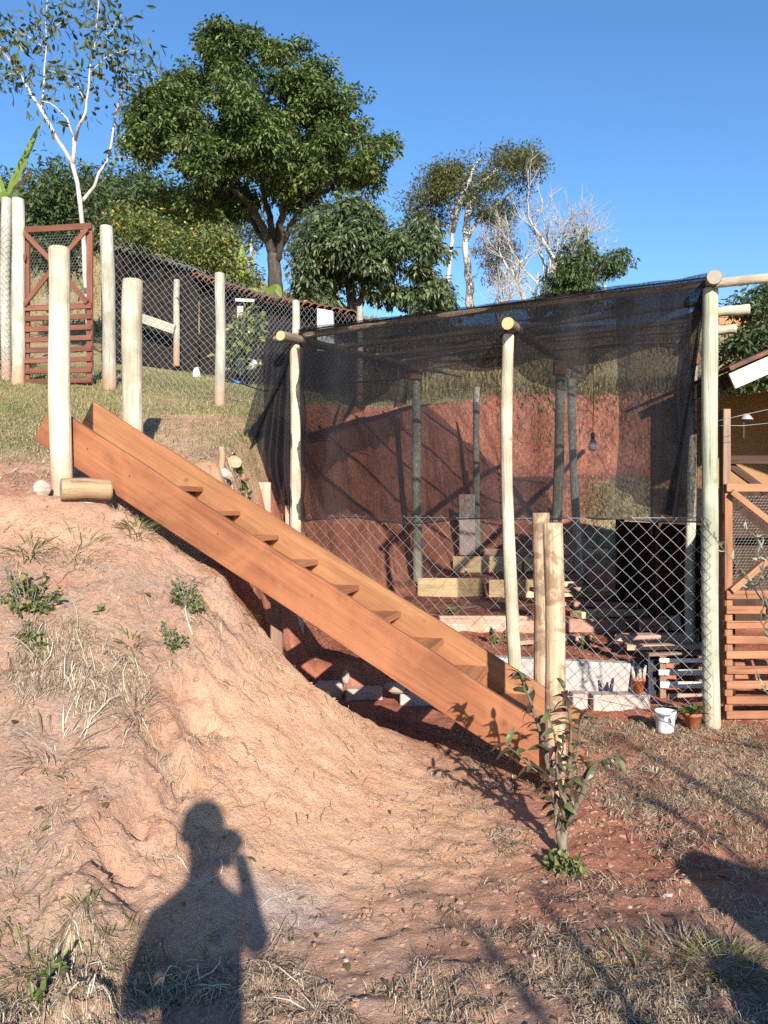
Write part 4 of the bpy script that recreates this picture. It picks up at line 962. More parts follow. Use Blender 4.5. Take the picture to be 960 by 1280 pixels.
op = px(798, 877, 5.95); op.z = .143
opot = thing('flower_pot', 'orange plastic pot with stubby cactus on the broad concrete block', 'pot', op)
lathe_part('pot', [(.035, 0), (.05, .085), (.054, .085), (.054, .1), (.046, .1), (.04, .07), (.01, .068)], 'orange_plastic', opot, op)
for i, (dx, h, ln) in enumerate([(-.03, .12, -.02), (.012, .10, .0), (.035, .13, .02), (-.008, .07, .01)]):
    mb = MB(); mb.tube([(dx, 0, .07), (dx + ln*.5, .0, .07 + h*.6), (dx + ln, 0, .07 + h)], [.013, .014, .008], 8); mb.build('cactus', ['rock_pale'], opot, Matrix.Translation(op))
# ------------------------------------------------------------------ leaf and tree makers
def unit(a): return a / np.maximum(np.linalg.norm(a, axis=1, keepdims=True), 1e-9)
def leaf_small(Cn, D, N, L, Wd):               # diamond leaf folded along the midrib: 2 triangles
    S = unit(np.cross(D, N)); N = np.cross(S, D); L = L[:, None]; Wd = Wd[:, None]
    mid = Cn + D*L*.45
    V = np.stack([Cn, mid + S*Wd*.5 + N*Wd*.12, Cn + D*L - N*L*.06, mid - S*Wd*.5 + N*Wd*.12], 1).reshape(-1, 3)
    b = np.arange(len(Cn))[:, None]*4
    return V, np.concatenate([b + [[0, 2, 1]], b + [[0, 3, 2]]]), 2
def leaf_long(Cn, D, N, L, Wd, curl=.35, k=5): # curved leaf, k stations, folded
    S = unit(np.cross(D, N)); N = np.cross(S, D); V = []
    for i in range(k):
        t = i/(k-1); w = Wd*(math.sin(PI*min(1, t*.93+.05))**.8)*.5
        c = Cn + D*(L*t)[:, None]*(1-.12*curl*t) - N*(L*curl*t*t)[:, None]
        V += [c + S*w[:, None] + N*(w*.35)[:, None], c, c - S*w[:, None] + N*(w*.35)[:, None]]
    V = np.stack(V, 1).reshape(-1, 3); n = len(Cn); b = np.arange(n)[:, None]*3*k; F = []
    for i in range(k-1):
        o = i*3; F += [b + [[o, o+1, o+4, o+3]], b + [[o+1, o+2, o+5, o+4]]]
    return V, np.concatenate(F), len(F)
def leaves_obj(name, Cn, D, N, L, Wd, mat, parent=None, long=False, curl=.35, rnd=None, k=5):
    V, F, rep = leaf_long(Cn, D, N, L, Wd, curl, k) if long else leaf_small(Cn, D, N, L, Wd)
    r = rng.random(len(Cn)) if rnd is None else rnd
    return np_obj(name, np_mesh(name, V, F, mat, np.tile(r, rep)), parent)
def rdir(n): return unit(rng.normal(size=(n, 3)))

def in_poly(P, poly):
    x, y = P[:, 0], P[:, 1]; r = np.zeros(len(P), bool); dmin = np.full(len(P), 1e9); k = len(poly)
    for i in range(k):
        (x0, y0), (x1, y1) = poly[i], poly[(i+1) % k]
        c = ((y0 > y) != (y1 > y)) & (x < (x1-x0)*(y-y0)/(y1-y0+1e-12) + x0); r ^= c
        dx, dy = x1-x0, y1-y0; t = np.clip(((x-x0)*dx+(y-y0)*dy)/(dx*dx+dy*dy+1e-9), 0, 1)
        dmin = np.minimum(dmin, np.hypot(x-(x0+t*dx), y-(y0+t*dy)))
    return r, dmin
def to_world(P, depth): return np.stack([(P[:, 0]-480)/FOC*depth, depth, CAMZ + (640-P[:, 1])/FOC*depth], 1)

def crown_nodes(poly, d, n, thick, rpx, hole=0.0, seed=0):
    poly = [tuple(p) for p in poly]; xs = [p[0] for p in poly]; ys = [p[1] for p in poly]; out = []
    while len(out) < n:
        P = np.stack([rng.uniform(min(xs), max(xs), 4*n), rng.uniform(min(ys), max(ys), 4*n)], 1)
        ok, dm = in_poly(P, poly); ok &= (dm > rpx*.55)
        if hole: ok &= (fbm(P[:, 0]*.03, P[:, 1]*.03, 1, 3, 300+seed) > -.5 + hole)
        P, dm = P[ok], dm[ok]; half = thick*np.sqrt(np.clip(1-(1-np.clip(dm/(max(dm.max(), 1)), 0, 1))**2, .03, 1))
        q = rng.uniform(-1, 1, len(P)); q = np.sign(q)*np.abs(q)**.55
        out += list(to_world(P, d + q*half))
    return np.array(out[:n])
def tree(name, label, cat, poly, d, limbs, trunk_mat, leaf_mat, nodes=60, sub=7, per=40, thick=2.0, rpx=14, sub_r=.35, leaf=(.2, .08), hole=0, group=None, long=False, droop=.3, seed=1, link=.7, twig_r=.03, extra=None, flat=.7):
    base = Vector(limbs[0][0]); t = thing(name, label, cat, base, group)
    sk = []; mb = MB()
    for li, (pts, r0, r1) in [(i, (l[:-2], l[-2], l[-1])) for i, l in enumerate(limbs)]:
        pts = [Vector(p) for p in pts]; fine = []
        for a, b in zip(pts[:-1], pts[1:]):
            for k in range(4): fine.append(a.lerp(b, k/4))
        fine.append(pts[-1]); m = len(fine); L = sum((b-a).length for a, b in zip(fine[:-1], fine[1:]))
        for i in range(1, m-1): fine[i] = fine[i] + Vector(rng.normal(size=3))*L*.006
        rad = [r0 + (r1-r0)*i/(m-1) for i in range(m)]; mb.tube(fine, rad, 9 if li < 3 else 6, wob=.05, seed=li+seed)
        sk += [(p, r) for p, r in zip(fine[m//3:], rad[m//3:])]
    nd = crown_nodes(poly, d, nodes, thick, rpx, hole, seed)
    P = np.array([s[0] for s in sk]); R = [s[1] for s in sk]
    order = np.argsort([np.min(np.linalg.norm(P - c, axis=1)) for c in nd])
    for i in order:
        if rng.random() > link: continue
        c = nd[i]; dist = np.linalg.norm(P - c, axis=1) + .6*np.maximum(0, P[:, 2] - c[2]); j = int(np.argmin(dist))
        a = Vector(P[j]); b = Vector(c); L = (b-a).length
        if L < .05: continue
        m1 = a.lerp(b, .35) + Vector(rng.normal(size=3))*L*.09 + Vector((0, 0, .05*L)); m2 = a.lerp(b, .7) + Vector(rng.normal(size=3))*L*.07
        r = min(R[j]*.7, twig_r*(1 + .3*L)); mb.tube([a, m1, m2, b], [r, r*.8, r*.6, r*.35], 5, cap=False, seed=int(i))
        P = np.vstack([P, np.array(m1)[None], np.array(m2)[None], c[None]]); R += [r*.8, r*.6, r*.35]
    mb.build('trunk', [trunk_mat], t)
    S = np.repeat(nd, sub, 0); off = rdir(len(S))*sub_r*2.0*rng.random((len(S), 1))**.4; off[:, 2] *= flat; S = S + off
    Cn = np.repeat(S, per, 0); o2 = rdir(len(Cn))*sub_r*rng.random((len(Cn), 1))**.33; o2[:, 2] *= flat
    Cn = Cn + o2; D = unit(o2 + rdir(len(Cn))*sub_r*.6 - np.array([[0, 0, droop*sub_r]])); N = unit(rdir(len(Cn))*.8 + np.array([[0, -.25, 1.0]]))
    L = leaf[0]*rng.uniform(.6, 1.25, len(Cn)); Wd = leaf[1]*rng.uniform(.7, 1.2, len(Cn))
    tint = np.repeat(rng.normal(0, .12, len(S)), per)
    leaves_obj('crown', Cn, D, N, L, Wd, leaf_mat, t, long, .3, np.clip(rng.beta(2, 2.2, len(Cn)) + tint, 0, 1), 4)
    if extra:
        k = rng.choice(len(Cn), extra[0]); sz = np.full(extra[0], extra[1])
        leaves_obj(extra[2], Cn[k] + rdir(extra[0])*.05, rdir(extra[0]), rdir(extra[0]), sz*rng.uniform(.7, 1.2, extra[0]), sz, extra[3], t)
    return t
def limb(pts, d, r0, r1, dz=0): return [px(x, y, d + (dd if dd else 0)) for x, y, dd in [(p + (0,))[:3] for p in pts]] + [r0, r1]

# big dense tree
dB = 25
gb = px(348, 372, dB)
tree('broad_tree', 'big dense rounded dark green tree on the hillside above the coop', 'tree',
     [(145,165),(160,130),(180,108),(215,95),(240,70),(250,42),(290,32),(335,36),(365,52),(405,75),(420,92),(452,118),(455,140),(490,165),(478,190),(480,222),(458,240),(438,226),(418,252),(394,268),(372,262),(345,254),(318,258),(300,268),(285,272),(262,272),(245,282),(215,275),(185,240),(170,228),(165,205),(150,190)],
     dB, [limb([(346,392),(345,370),(344,345),(342,318)], dB, .27, .2), limb([(342,320),(330,285,-.5),(312,255,-1),(290,235,-1.6),(255,215,-1.5)], dB, .15, .05),
          limb([(343,320),(350,280,.4),(360,250,.8),(385,215,1.0),(420,190,1)], dB, .15, .05), limb([(343,320),(338,280),(330,240),(322,190),(315,120)], dB, .13, .05),
          limb([(345,318),(372,270,-.8),(400,235,-1.5),(440,215,-1.4)], dB, .12, .04), limb([(342,320),(318,278,1),(285,230,1.5),(225,190,1.5)], dB, .12, .04),
          limb([(344,330),(355,300,-.5),(352,262,-1),(360,210,-2),(370,140,-1.5)], dB, .11, .04)],
     'dark_bark', 'leaf_dark', nodes=180, sub=7, per=74, thick=3.4, rpx=11, sub_r=.32, leaf=(.17, .08), hole=.2, droop=.5, seed=1, link=.5, twig_r=.05, flat=.55)
# pale epiphyte skirt and shrub round its foot are part of the hillside growth
# leafy tree with large leaves beside the coop
d3 = 17
tree('broadleaf_tree', 'leafy tree with large drooping leaves rising behind the net house beam', 'tree',
     [(378,392),(372,350),(392,300),(410,275),(445,252),(475,262),(486,290),(505,288),(530,283),(552,300),(553,340),(558,385),(540,408),(470,412),(400,408)],
     d3, [limb([(440,420),(440,380),(436,340),(430,300)], d3, .14, .06), limb([(440,390),(470,350,-.3),(490,320,-.3)], d3, .08, .03), limb([(440,400),(410,360,.2),(400,330,.3)], d3, .08, .03)],
     'grey_bark', 'leaf_big', nodes=95, sub=5, per=44, thick=1.7, rpx=3, sub_r=.24, leaf=(.15, .058), hole=.42, droop=.5, seed=2, link=.6, twig_r=.03, long=True)
tree('hazy_tree', 'hazy grey-green tree showing between the big tree and the leafy one', 'tree',
     [(375,330),(385,285),(410,262),(440,250),(465,262),(470,300),(455,350),(400,370)], 21, [limb([(420,400),(420,350),(425,300)], 21, .14, .07), limb([(420,360),(405,320),(400,290)], 21, .08, .03)],
     'pale_bark', 'leaf_hazy', nodes=70, sub=4, per=26, thick=1.5, rpx=9, sub_r=.32, leaf=(.14, .05), hole=.35, seed=3)
# twin-trunked airy tree
d4 = 28
tree('airy_tree', 'airy olive-green tree with two pale trunks and a flat open crown', 'tree',
     [(508,268),(514,240),(528,215),(560,200),(592,192),(620,184),(648,178),(676,186),(680,212),(664,232),(658,262),(640,292),(612,288),(600,268),(575,262),(560,280),(540,290),(515,282)],
     d4, [limb([(587,395),(588,360),(583,325),(582,288)], d4, .17, .10), limb([(582,290),(585,262),(600,232,.4),(625,210,.8),(655,195,.8)], d4, .13, .04),
          limb([(562,395),(559,350),(564,310),(566,278),(560,245),(545,225)], d4, .10, .03), limb([(583,300),(597,275),(622,255),(640,240)], d4, .09, .03), limb([(566,290),(575,250,-.5),(590,215,-.8),(600,198,-.8)], d4, .10, .03)],
     'pale_bark', 'leaf_olive', nodes=120, sub=5, per=30, thick=1.8, rpx=8, sub_r=.30, leaf=(.16, .05), hole=.40, seed=4, link=.75, twig_r=.025, flat=.5)
tree('dry_tree', 'withered brown leafy clump hanging beside the two pale trunks', 'tree',
     [(598,330),(600,305),(620,296),(645,300),(648,330),(635,352),(612,350)], 27, [limb([(625,400),(624,370),(622,330)], 27, .08, .03)], 'grey_bark', 'leaf_brown', nodes=30, sub=4, per=18, thick=.8, rpx=6, sub_r=.25, leaf=(.14, .045), droop=1.2, seed=5)
tree('climber_tree', 'dark green leafy tree grown up through the leafless branches', 'tree',
     [(688,384),(694,350),(704,318),(718,300),(736,296),(742,318),(734,340),(750,322),(772,304),(778,330),(764,345),(748,350),(738,386),(712,392)],
     25, [limb([(706,404),(705,370),(715,335)], 25, .12, .05), limb([(706,380),(730,350),(762,325)], 25, .06, .02)], 'pale_bark', 'leaf_mid', nodes=80, sub=4, per=24, thick=1.1, rpx=6, sub_r=.24, leaf=(.17, .07), hole=.2, seed=6, droop=.8)
# leafless tree
def bare(name, label, p, d, h, n0, mat, seed, r0, spread=.55, levels=4, cat='tree', group=None, lean=(0, 0, 0)):
    rr = random.Random(seed); t = thing(name, label, cat, p, group); trunk = MB(); tw = MB()
    def grow(a, dv, L, r, lev):
        pts = [a]; c = a; v = dv.copy()
        for k in range(4):
            v = (v + Vector((rr.gauss(0, .16), rr.gauss(0, .16), rr.gauss(.03, .1)))).normalized(); c = c + v*L/4; pts.append(c)
        (trunk if lev >= levels-1 else tw).tube(pts, [r, r*.85, r*.7, r*.58, r*.45], 6 if lev >= levels-1 else 4, cap=False)
        if lev > 0:
            for k in range(rr.randint(3, 4)):
                i = rr.choice((2, 3, 3, 4)); nv = (v + Vector((rr.gauss(0, spread), rr.gauss(0, spread), rr.gauss(.15, spread*.7)))).normalized()
                grow(pts[i], nv, L*rr.uniform(.5, .78), r*.5, lev-1)
    for k in range(n0):
        grow(Vector(p) + Vector((rr.uniform(-.1, .1), rr.uniform(-.1, .1), -.1)), Vector((rr.gauss(0, .42)+lean[0], rr.gauss(0, .25), 1)).normalized(), h*rr.uniform(.38, .5), r0*rr.uniform(.7, 1), levels)
    trunk.build('trunk', [mat], t); tw.build('twig_crown', [mat], t); return t
bare('leafless_tree', 'pale leafless tree with a fan of fine bare twigs', px(668, 398, 26), 26, 4.4, 6, 'pale_bark', 5, .11)
bare('leafless_shrub', 'low tangle of grey bare stems beneath the leafless tree', px(625, 400, 24), 24, 2.1, 7, 'pale_bark', 8, .04, .6, 4, 'shrub')
bare('leafless_shrub', 'dry bare brush on the bank top inside the net house', px(485, 528, 12.5), 12.5, .75, 12, 'grey_bark', 9, .014, .5, 3, 'shrub')
bare('leafless_shrub', 'small dry stalks by the foot of the shade cloth on the bank top', px(428, 540, 10.5), 10.5, .5, 9, 'grey_bark', 10, .012, .45, 3, 'shrub')
# small and far trees
tree('far_tree', 'tiny far tree poking up beyond the net house roof', 'tree', [(765,388),(766,370),(775,361),(786,366),(788,388)], 60, [limb([(777,400),(777,380)], 60, .15, .08)], 'dark_bark', 'leaf_mid', nodes=18, sub=4, per=14, thick=.7, rpx=2, sub_r=.3, leaf=(.25, .12), seed=7)
o = log('far_pole', px(756, 392, 45), px(756, 357, 45), .10, .09, ('white_post', 'cut_pale'), None, 8, .02, .0, 95); tag(o, 'thin white pole standing on the far hill beside the leafless tree', 'pole')
dR = 15
tree('side_tree', 'green tree with a thin upper crown rising beyond the shed roof', 'tree',
     [(896,478),(903,445),(910,425),(925,412),(928,385),(932,366),(948,356),(975,352),(1000,360),(1010,480),(950,500)],
     dR, [limb([(960,520),(958,470),(952,420),(945,375)], dR, .09, .02), limb([(958,480),(930,455),(915,440)], dR, .04, .015), limb([(956,450),(985,410),(1000,370)], dR, .04, .015)],
     'grey_bark', 'leaf_mid', nodes=90, sub=4, per=22, thick=1.2, rpx=6, sub_r=.17, leaf=(.13, .055), hole=.3, seed=8)
# growth at the head of the slope
tree('garden_shrub', 'dark leafy shrub behind the red gate, crowding the slim white tree', 'shrub',
     [(20,330),(22,260),(38,222),(62,204),(92,212),(104,235),(100,290),(96,330)], 16, [limb([(62,390),(62,320),(60,270)], 16, .07, .03), limb([(62,350),(40,300),(36,260)], 16, .04, .02), limb([(62,345),(85,300),(86,250)], 16, .04, .02)],
     'grey_bark', 'leaf_mid', nodes=80, sub=5, per=26, thick=1.2, rpx=6, sub_r=.22, leaf=(.15, .05), hole=.15, seed=9)
tree('hill_tree', 'grey-green tree on the hill showing past the slim white trunk', 'tree',
     [(92,300),(96,232),(120,212),(140,222),(150,245),(150,300),(120,310)], 40, [limb([(125,330),(124,290),(122,250)], 40, .2, .08)], 'grey_bark', 'leaf_hazy', nodes=50, sub=4, per=22, thick=1.8, rpx=5, sub_r=.5, leaf=(.3, .13), seed=10, hole=.15)
tree('hill_tree', 'dark wooded clump under the big tree, over the grassy hillside', 'tree',
     [(138,300),(142,222),(165,208),(200,228),(235,262),(258,272),(255,292),(215,295),(175,290)], 36, [limb([(243,305),(245,290),(243,270)], 36, .14, .08), limb([(160,300),(165,270),(165,240)], 36, .16, .08), limb([(200,305),(200,280),(198,255)], 36, .14, .08)], 'dark_bark', 'leaf_mid', nodes=80, sub=4, per=26, thick=2, rpx=6, sub_r=.5, leaf=(.28, .12), seed=11)
tree('hill_tree', 'thin hazy tree with pale stems seen beneath the big crown', 'tree',
     [(252,300),(250,262),(285,250),(325,262),(332,300),(300,315)], 44, [limb([(277,312),(275,285),(270,258)], 44, .12, .06), limb([(290,318),(292,285),(297,262)], 44, .14, .06)], 'pale_bark', 'leaf_hazy', nodes=46, sub=4, per=20, thick=1.5, rpx=5, sub_r=.45, leaf=(.26, .1), hole=.38, seed=12)
tree('hill_tree', 'hazy thicket beyond the big trunk, between it and the leafy tree', 'tree',
     [(350,345),(356,290),(380,262),(410,270),(415,330),(395,355)], 42, [limb([(385,370),(384,330),(385,300)], 42, .14, .06)], 'grey_bark', 'leaf_hazy', nodes=36, sub=4, per=20, thick=1.5, rpx=5, sub_r=.45, leaf=(.26, .1), hole=.2, seed=13)
tree('hill_tree', 'dark tree crowding the hillside beyond the banana plant', 'tree',
     [(-150,330),(-140,240),(-100,200),(-40,205),(5,215),(12,270),(10,330)], 30, [limb([(-60,370),(-60,310),(-65,250)], 30, .2, .08), limb([(-60,340),(-20,280),(-15,240)], 30, .1, .05)], 'dark_bark', 'leaf_mid', nodes=90, sub=4, per=26, thick=2, rpx=6, sub_r=.5, leaf=(.26, .11), seed=16)
tree('citrus_bush', 'long yellow-green bush dotted with orange blossom above the coop roofs', 'bush',
     [(138,322),(142,268),(165,258),(185,272),(215,282),(245,285),(262,278),(285,296),(306,312),(312,345),(320,378),(300,388),(262,352),(215,340),(170,330)],
     16, [limb([(170,400),(170,340),(168,300)], 16, .06, .03), limb([(230,400),(230,350),(228,310)], 16, .06, .03), limb([(285,410),(285,370),(283,330)], 16, .06, .03)],
     'grey_bark', 'leaf_citrus', nodes=150, sub=4, per=30, thick=1.3, rpx=6, sub_r=.20, leaf=(.095, .045), hole=.1, seed=14, extra=(420, .06, 'blossom', 'blossom'))
tree('vine_plant', 'light green leafy plant scrambling over the coop posts', 'plant',
     [(266,438),(278,412),(296,392),(322,382),(332,402),(328,430),(314,452),(288,458)], 11.8, [limb([(300,470),(302,440),(306,410)], 11.8, .012, .008), limb([(302,450),(285,430),(275,425)], 11.8, .01, .006)],
     'grey_bark', 'leaf_weed', nodes=34, sub=2, per=7, thick=.4, rpx=4, sub_r=.10, leaf=(.11, .06), hole=.3, seed=15, long=True)
for k, (x0, y0, x1, y1) in enumerate([(231, 283, 231, 262), (237, 287, 237, 270), (315, 345, 314, 305)]):
    a = px(x0, y0 + 12, 42); o = log('far_pole', a, px(x1, y1, 42), .09, .08, ('white_post', 'cut_pale'), None, 8, .02, 0, 96+k)
    tag(o, ['thin pale pole on the grassy hill under the big tree', 'second pale pole on the grassy hill, shorter than its neighbour', 'pale pole on the hill beside the big trunk'][k], 'pole')

# slim white tree behind the gate
d1 = 10.6
def wl_limb(pts, r0, r1): return limb(pts, d1, r0, r1)
base1 = px(114, 470, d1); base1.z = HS(base1.x, base1.y) - .1
wt = thing('slim_tree', 'slim white-barked tree with sparse hanging leaves behind the red gate', 'tree', base1)
mb = MB(); wh = []
for pts, r0, r1 in [
    ([(114,478),(110,400),(106,340),(103,280),(97,230),(90,203)], .040, .026),
    ([(90,204),(72,175,.1),(50,135,.1),(28,98,.2),(2,62,.2),(-15,40,.2)], .028, .012), ([(91,205),(93,178),(93,172)], .028, .024),
    ([(52,136,.1),(55,104,.2),(58,62,.3),(57,28,.3),(60,-12,.3)], .016, .006), ([(93,174),(84,148,-.1),(70,134,-.1),(52,126,-.2)], .016, .006),
    ([(94,176),(104,148,-.2),(108,128,-.2),(112,92,-.3),(118,60,-.3),(122,20,-.4),(124,-15,-.4)], .022, .006),
    ([(104,250),(118,233,.2),(134,202,.3),(142,160,.3),(150,122,.3),(157,98,.3)], .024, .008), ([(136,199,.3),(150,196,.4),(168,198,.4)], .008, .004),
    ([(157,98,.3),(176,92,.3),(196,88,.3)], .006, .003), ([(150,120,.3),(143,85,.3),(132,60,.2),(135,30,.2)], .010, .004), ([(108,128,-.2),(96,105),(82,92),(60,88)], .010, .004),
    ([(112,92,-.3),(132,72,-.3),(160,62,-.3),(180,66,-.3)], .009, .003), ([(28,98,.2),(14,92),(2,95)], .008, .004), ([(58,62,.3),(40,48,.3),(18,40,.2),(0,30,.2)], .009, .003), ([(57,40,.3),(80,25,.3),(92,8,.2)], .008, .003), ([(118,60,-.3),(140,38,-.4),(152,18,-.4)], .008, .003)]:
    P = limb(pts, d1, r0, r1)[:-2]; fine = []
    for a, b in zip(P[:-1], P[1:]): fine += [a, a.lerp(b, .5) + Vector(rng.normal(size=3))*.008]
    fine.append(P[-1]); mb.tube(fine, list(np.linspace(r0, r1, len(fine))), 8 if r0 > .02 else 5, wob=.03)
    if r1 < .015: wh += fine[len(fine)//3:]
mb.build('trunk', ['white_bark'], wt)
wh = np.array(wh); k = 62; Cc = []
for c in wh:
    m = rng.integers(2, 9) if c[2] < CAMZ + (640-110)/FOC*d1 else rng.integers(9, 26)
    Cc.append(c + rng.normal(size=(m, 3))*np.array([.15, .15, .12]))
Cc = np.concatenate(Cc); n = len(Cc); D = unit(rdir(n)*.8 + np.array([[.2, 0, -.7]]))
leaves_obj('crown', Cc, D, rdir(n), rng.uniform(.07, .15, n), rng.uniform(.03, .055, n), 'leaf_sparse', wt, True, .2, rng.beta(1.4, 2.2, n), 4)

# banana plants
def big_leaf(name, pts, wid, mat, parent, ragged=0.0, seed=0):
    rr = random.Random(seed); pts = [Vector(p) for p in pts]; K = 24; mid = []
    for i in range(K+1):
        t = i/K*(len(pts)-1); j = min(int(t), len(pts)-2); mid.append(pts[j].lerp(pts[j+1], t-j))
    V = []; F = []; ref = Vector((0, -1, .25))
    for i, c in enumerate(mid):
        t = i/K; tan = (mid[min(i+1, K)] - mid[max(i-1, 0)]).normalized(); s = tan.cross(ref).normalized(); nn = s.cross(tan)
        w = wid*math.sin(PI*min(.98, .06 + .94*t))**.6
        for q in (-1, 0, 1):
            ww = w*(1 - ragged*rr.random()*abs(q)); V.append(tuple(c + s*q*ww + nn*(.25*ww*abs(q))))
    for i in range(K):
        for q in (0, 1): F.append((i*3+q, i*3+q+1, i*3+q+4, i*3+q+3))
    np_obj(name, np_mesh(name, np.array(V), np.array(F), mat, np.full(len(F), rr.random())), parent)
bn = thing('banana_plant', 'banana plant with one upright green leaf beside the tall fence posts', 'plant', px(6, 440, 12))
mb = MB(); mb.tube([px(4, 450, 12), px(5, 330, 12), px(6, 255, 12)], [.10, .09, .06], 10); mb.build('stem', ['leaf_brown'], bn)
big_leaf('leaf', [px(6, 262, 12), px(16, 232, 11.9), px(33, 195, 11.8), px(52, 152, 11.7)], .07, 'leaf_banana', bn, .15, 1)
big_leaf('leaf', [px(6, 262, 12), px(2, 240, 11.9), px(-4, 215, 11.9)], .09, 'leaf_banana', bn, .3, 2)
big_leaf('leaf', [px(7, 258, 12), px(20, 235, 11.8), px(38, 214, 11.7), px(40, 222, 11.6)], .05, 'leaf_brown', bn, .6, 3)
big_leaf('leaf', [px(6, 262, 12), px(12, 246, 11.8), px(20, 240, 11.7), px(24, 262, 11.6)], .06, 'leaf_mid', bn, .5, 4)
big_leaf('leaf', [px(6, 262, 12), px(-8, 250, 11.8), px(-14, 262, 11.7)], .07, 'leaf_mid', bn, .5, 5)
bn = thing('banana_plant', 'young bright banana plant between the blossom bush and the big trunk', 'plant', px(326, 400, 14.5))
mb = MB(); mb.tube([px(326, 420, 14.5), px(327, 392, 14.5), px(327, 376, 14.5)], [.05, .045, .03], 8); mb.build('stem', ['leaf_brown'], bn)
big_leaf('leaf', [px(327, 380, 14.5), px(334, 366, 14.3), px(346, 360, 14.2), px(352, 372, 14.2)], .09, 'leaf_banana', bn, .2, 6)
big_leaf('leaf', [px(327, 380, 14.5), px(337, 378, 14.3), px(350, 384, 14.2)], .09, 'leaf_banana', bn, .2, 7)
big_leaf('leaf', [px(326, 380, 14.5), px(318, 364, 14.3), px(308, 362, 14.2)], .07, 'leaf_banana', bn, .2, 8)
big_leaf('leaf', [px(300, 372, 15.2), px(302, 340, 15), px(303, 306, 15)], .10, 'leaf_banana', bn, .2, 9)
# ------------------------------------------------------------------ straw, grass, pebbles (uncountable cover)
def blades(P, Hh, Wd, lean, name, mat, rnd=None, parent=None):
    n = len(P); a = rng.uniform(0, 2*PI, n); S = np.stack([np.cos(a), np.sin(a), np.zeros(n)], 1)
    b = rng.uniform(0, 2*PI, n); T = np.stack([np.cos(b), np.sin(b), np.zeros(n)], 1)
    l = lean*rng.random(n); up = np.array([[0, 0, 1.]])
    mid = P + up*(Hh*.55)[:, None] + T*(Hh*l*.35)[:, None]; tip = P + up*(Hh*(1-.35*l))[:, None] + T*(Hh*l)[:, None]
    V = np.stack([P - S*Wd[:, None]/2, P + S*Wd[:, None]/2, mid + S*Wd[:, None]*.36, mid - S*Wd[:, None]*.36, tip], 1).reshape(-1, 3)
    k = np.arange(n)[:, None]*5
    F = np.concatenate([k + [[0, 1, 2]], k + [[0, 2, 3]], k + [[3, 2, 4]]])
    r = rng.random(n) if rnd is None else rnd
    return np_obj(name, np_mesh(name, V, F, mat, np.tile(r, 3)), parent)
def sample(n, x0, x1, y0, y1, dens):
    X = rng.uniform(x0, x1, n); Y = rng.uniform(y0, y1, n); k = rng.random(n) < dens(X, Y); return X[k], Y[k]
def pts(X, Y, dz=0): return np.stack([X, Y, H(X, Y) + dz], 1)
def stuff(o, label, cat): tag(o, label, cat, None, 'stuff'); return o
def in_view(X, Y, m=.12): return np.abs(X/np.maximum(Y, .1)) < .49 + m
def edge_pit(X, Y):
    xb = np.interp(Y, [4.9, 5.2, 7, 8, 9.5, 11, 12.5, 14.5, 16.5], [-1.12, -1.12, -1.08, -1.15, -1.15, -.5, .3, 1.3, 2.3]); return X < xb
# lying straw
def straw(n, x0, x1, y0, y1, dens, lmin, lmax, w, name, mat, label, cat, lift=.012, bias=0):
    X, Y = sample(n, x0, x1, y0, y1, dens); k = in_view(X, Y); X, Y = X[k], Y[k]; n = len(X)
    a = rng.uniform(0, 2*PI, n); L = lmin + (lmax-lmin)*rng.random(n)**2.2; cv = rng.normal(0, .5, n); V = []
    hz = lift*rng.random(n)**2
    for i in range(5):
        t = i/4; aa = a + cv*t; x = X + np.cos(aa)*L*(t-.5); y = Y + np.sin(aa)*L*(t-.5)
        z = H(x, y) + .002 + hz*np.sin(PI*t)*1.5 + (rng.random(n) < .15)*rng.random(n)*.03*t*0 + .004*rng.random(n)
        px_, py_ = -np.sin(aa), np.cos(aa); ww = w*rng.uniform(.7, 1.3, n)*(1 - .5*abs(t-.4))
        V += [np.stack([x - px_*ww/2, y - py_*ww/2, z], 1), np.stack([x + px_*ww/2, y + py_*ww/2, z + ww*.25], 1)]
    # loose tips stand off the ground
    V = np.stack(V, 1); up = (rng.random(n) < .22)*rng.random(n)*L*.35; V[:, 8:10, 2] += up[:, None]; V[:, 6:8, 2] += up[:, None]*.45
    V = V.reshape(-1, 3); b = np.arange(n)[:, None]*10
    F = np.concatenate([b + [[2*i, 2*i+1, 2*i+3, 2*i+2]] for i in range(4)])
    r = np.clip(rng.beta(2, 2, n) + bias, 0, 1)
    return stuff(np_obj(name, np_mesh(name, V, F, mat, np.tile(r, 4))), label, cat)
def d_straw(X, Y):
    n = fbm(X, Y, 2.2, 4, 120); m = fbm(X, Y, 6, 3, 121)
    d = .12 + .95*smooth(-.55, -1.15, X)*smooth(4.5, 4.1, Y) + .75*smooth(3.0, 2.5, Y)
    d *= 1 - .97*np.exp(-(((X+.15)/.75)**2 + ((Y-3.75)/.8)**2)) ; d *= 1 - .9*np.exp(-(((X+2.0)/.8)**2 + ((Y-4.45)/.16)**2))
    return np.clip(d*(.26 + 2.6*n + 1.9*m), 0, 1)
straw(200000, -2.7, 2.4, 1.95, 4.6, d_straw, .015, .085, .0024, 'dry_straw', 'straw', 'pale dry straw littering the bank and its foot', 'straw')
straw(22000, -2.7, 2.6, 1.95, 4.7, lambda X, Y: np.clip(.8*d_straw(X, Y)+.05, 0, 1), .02, .11, .004, 'dry_twigs', 'twig', 'thin dark dead stalks scattered over the bank', 'twigs', .02)
straw(26000, -6, -1.0, 4.9, 9.4, lambda X, Y: edge_pit(X, Y)*np.clip(.35 + 1.6*fbm(X, Y, 1.6, 4, 131), 0, 1), .03, .12, .005, 'terrace_straw', 'straw', 'dry clippings over the bare earth above the stair', 'straw')
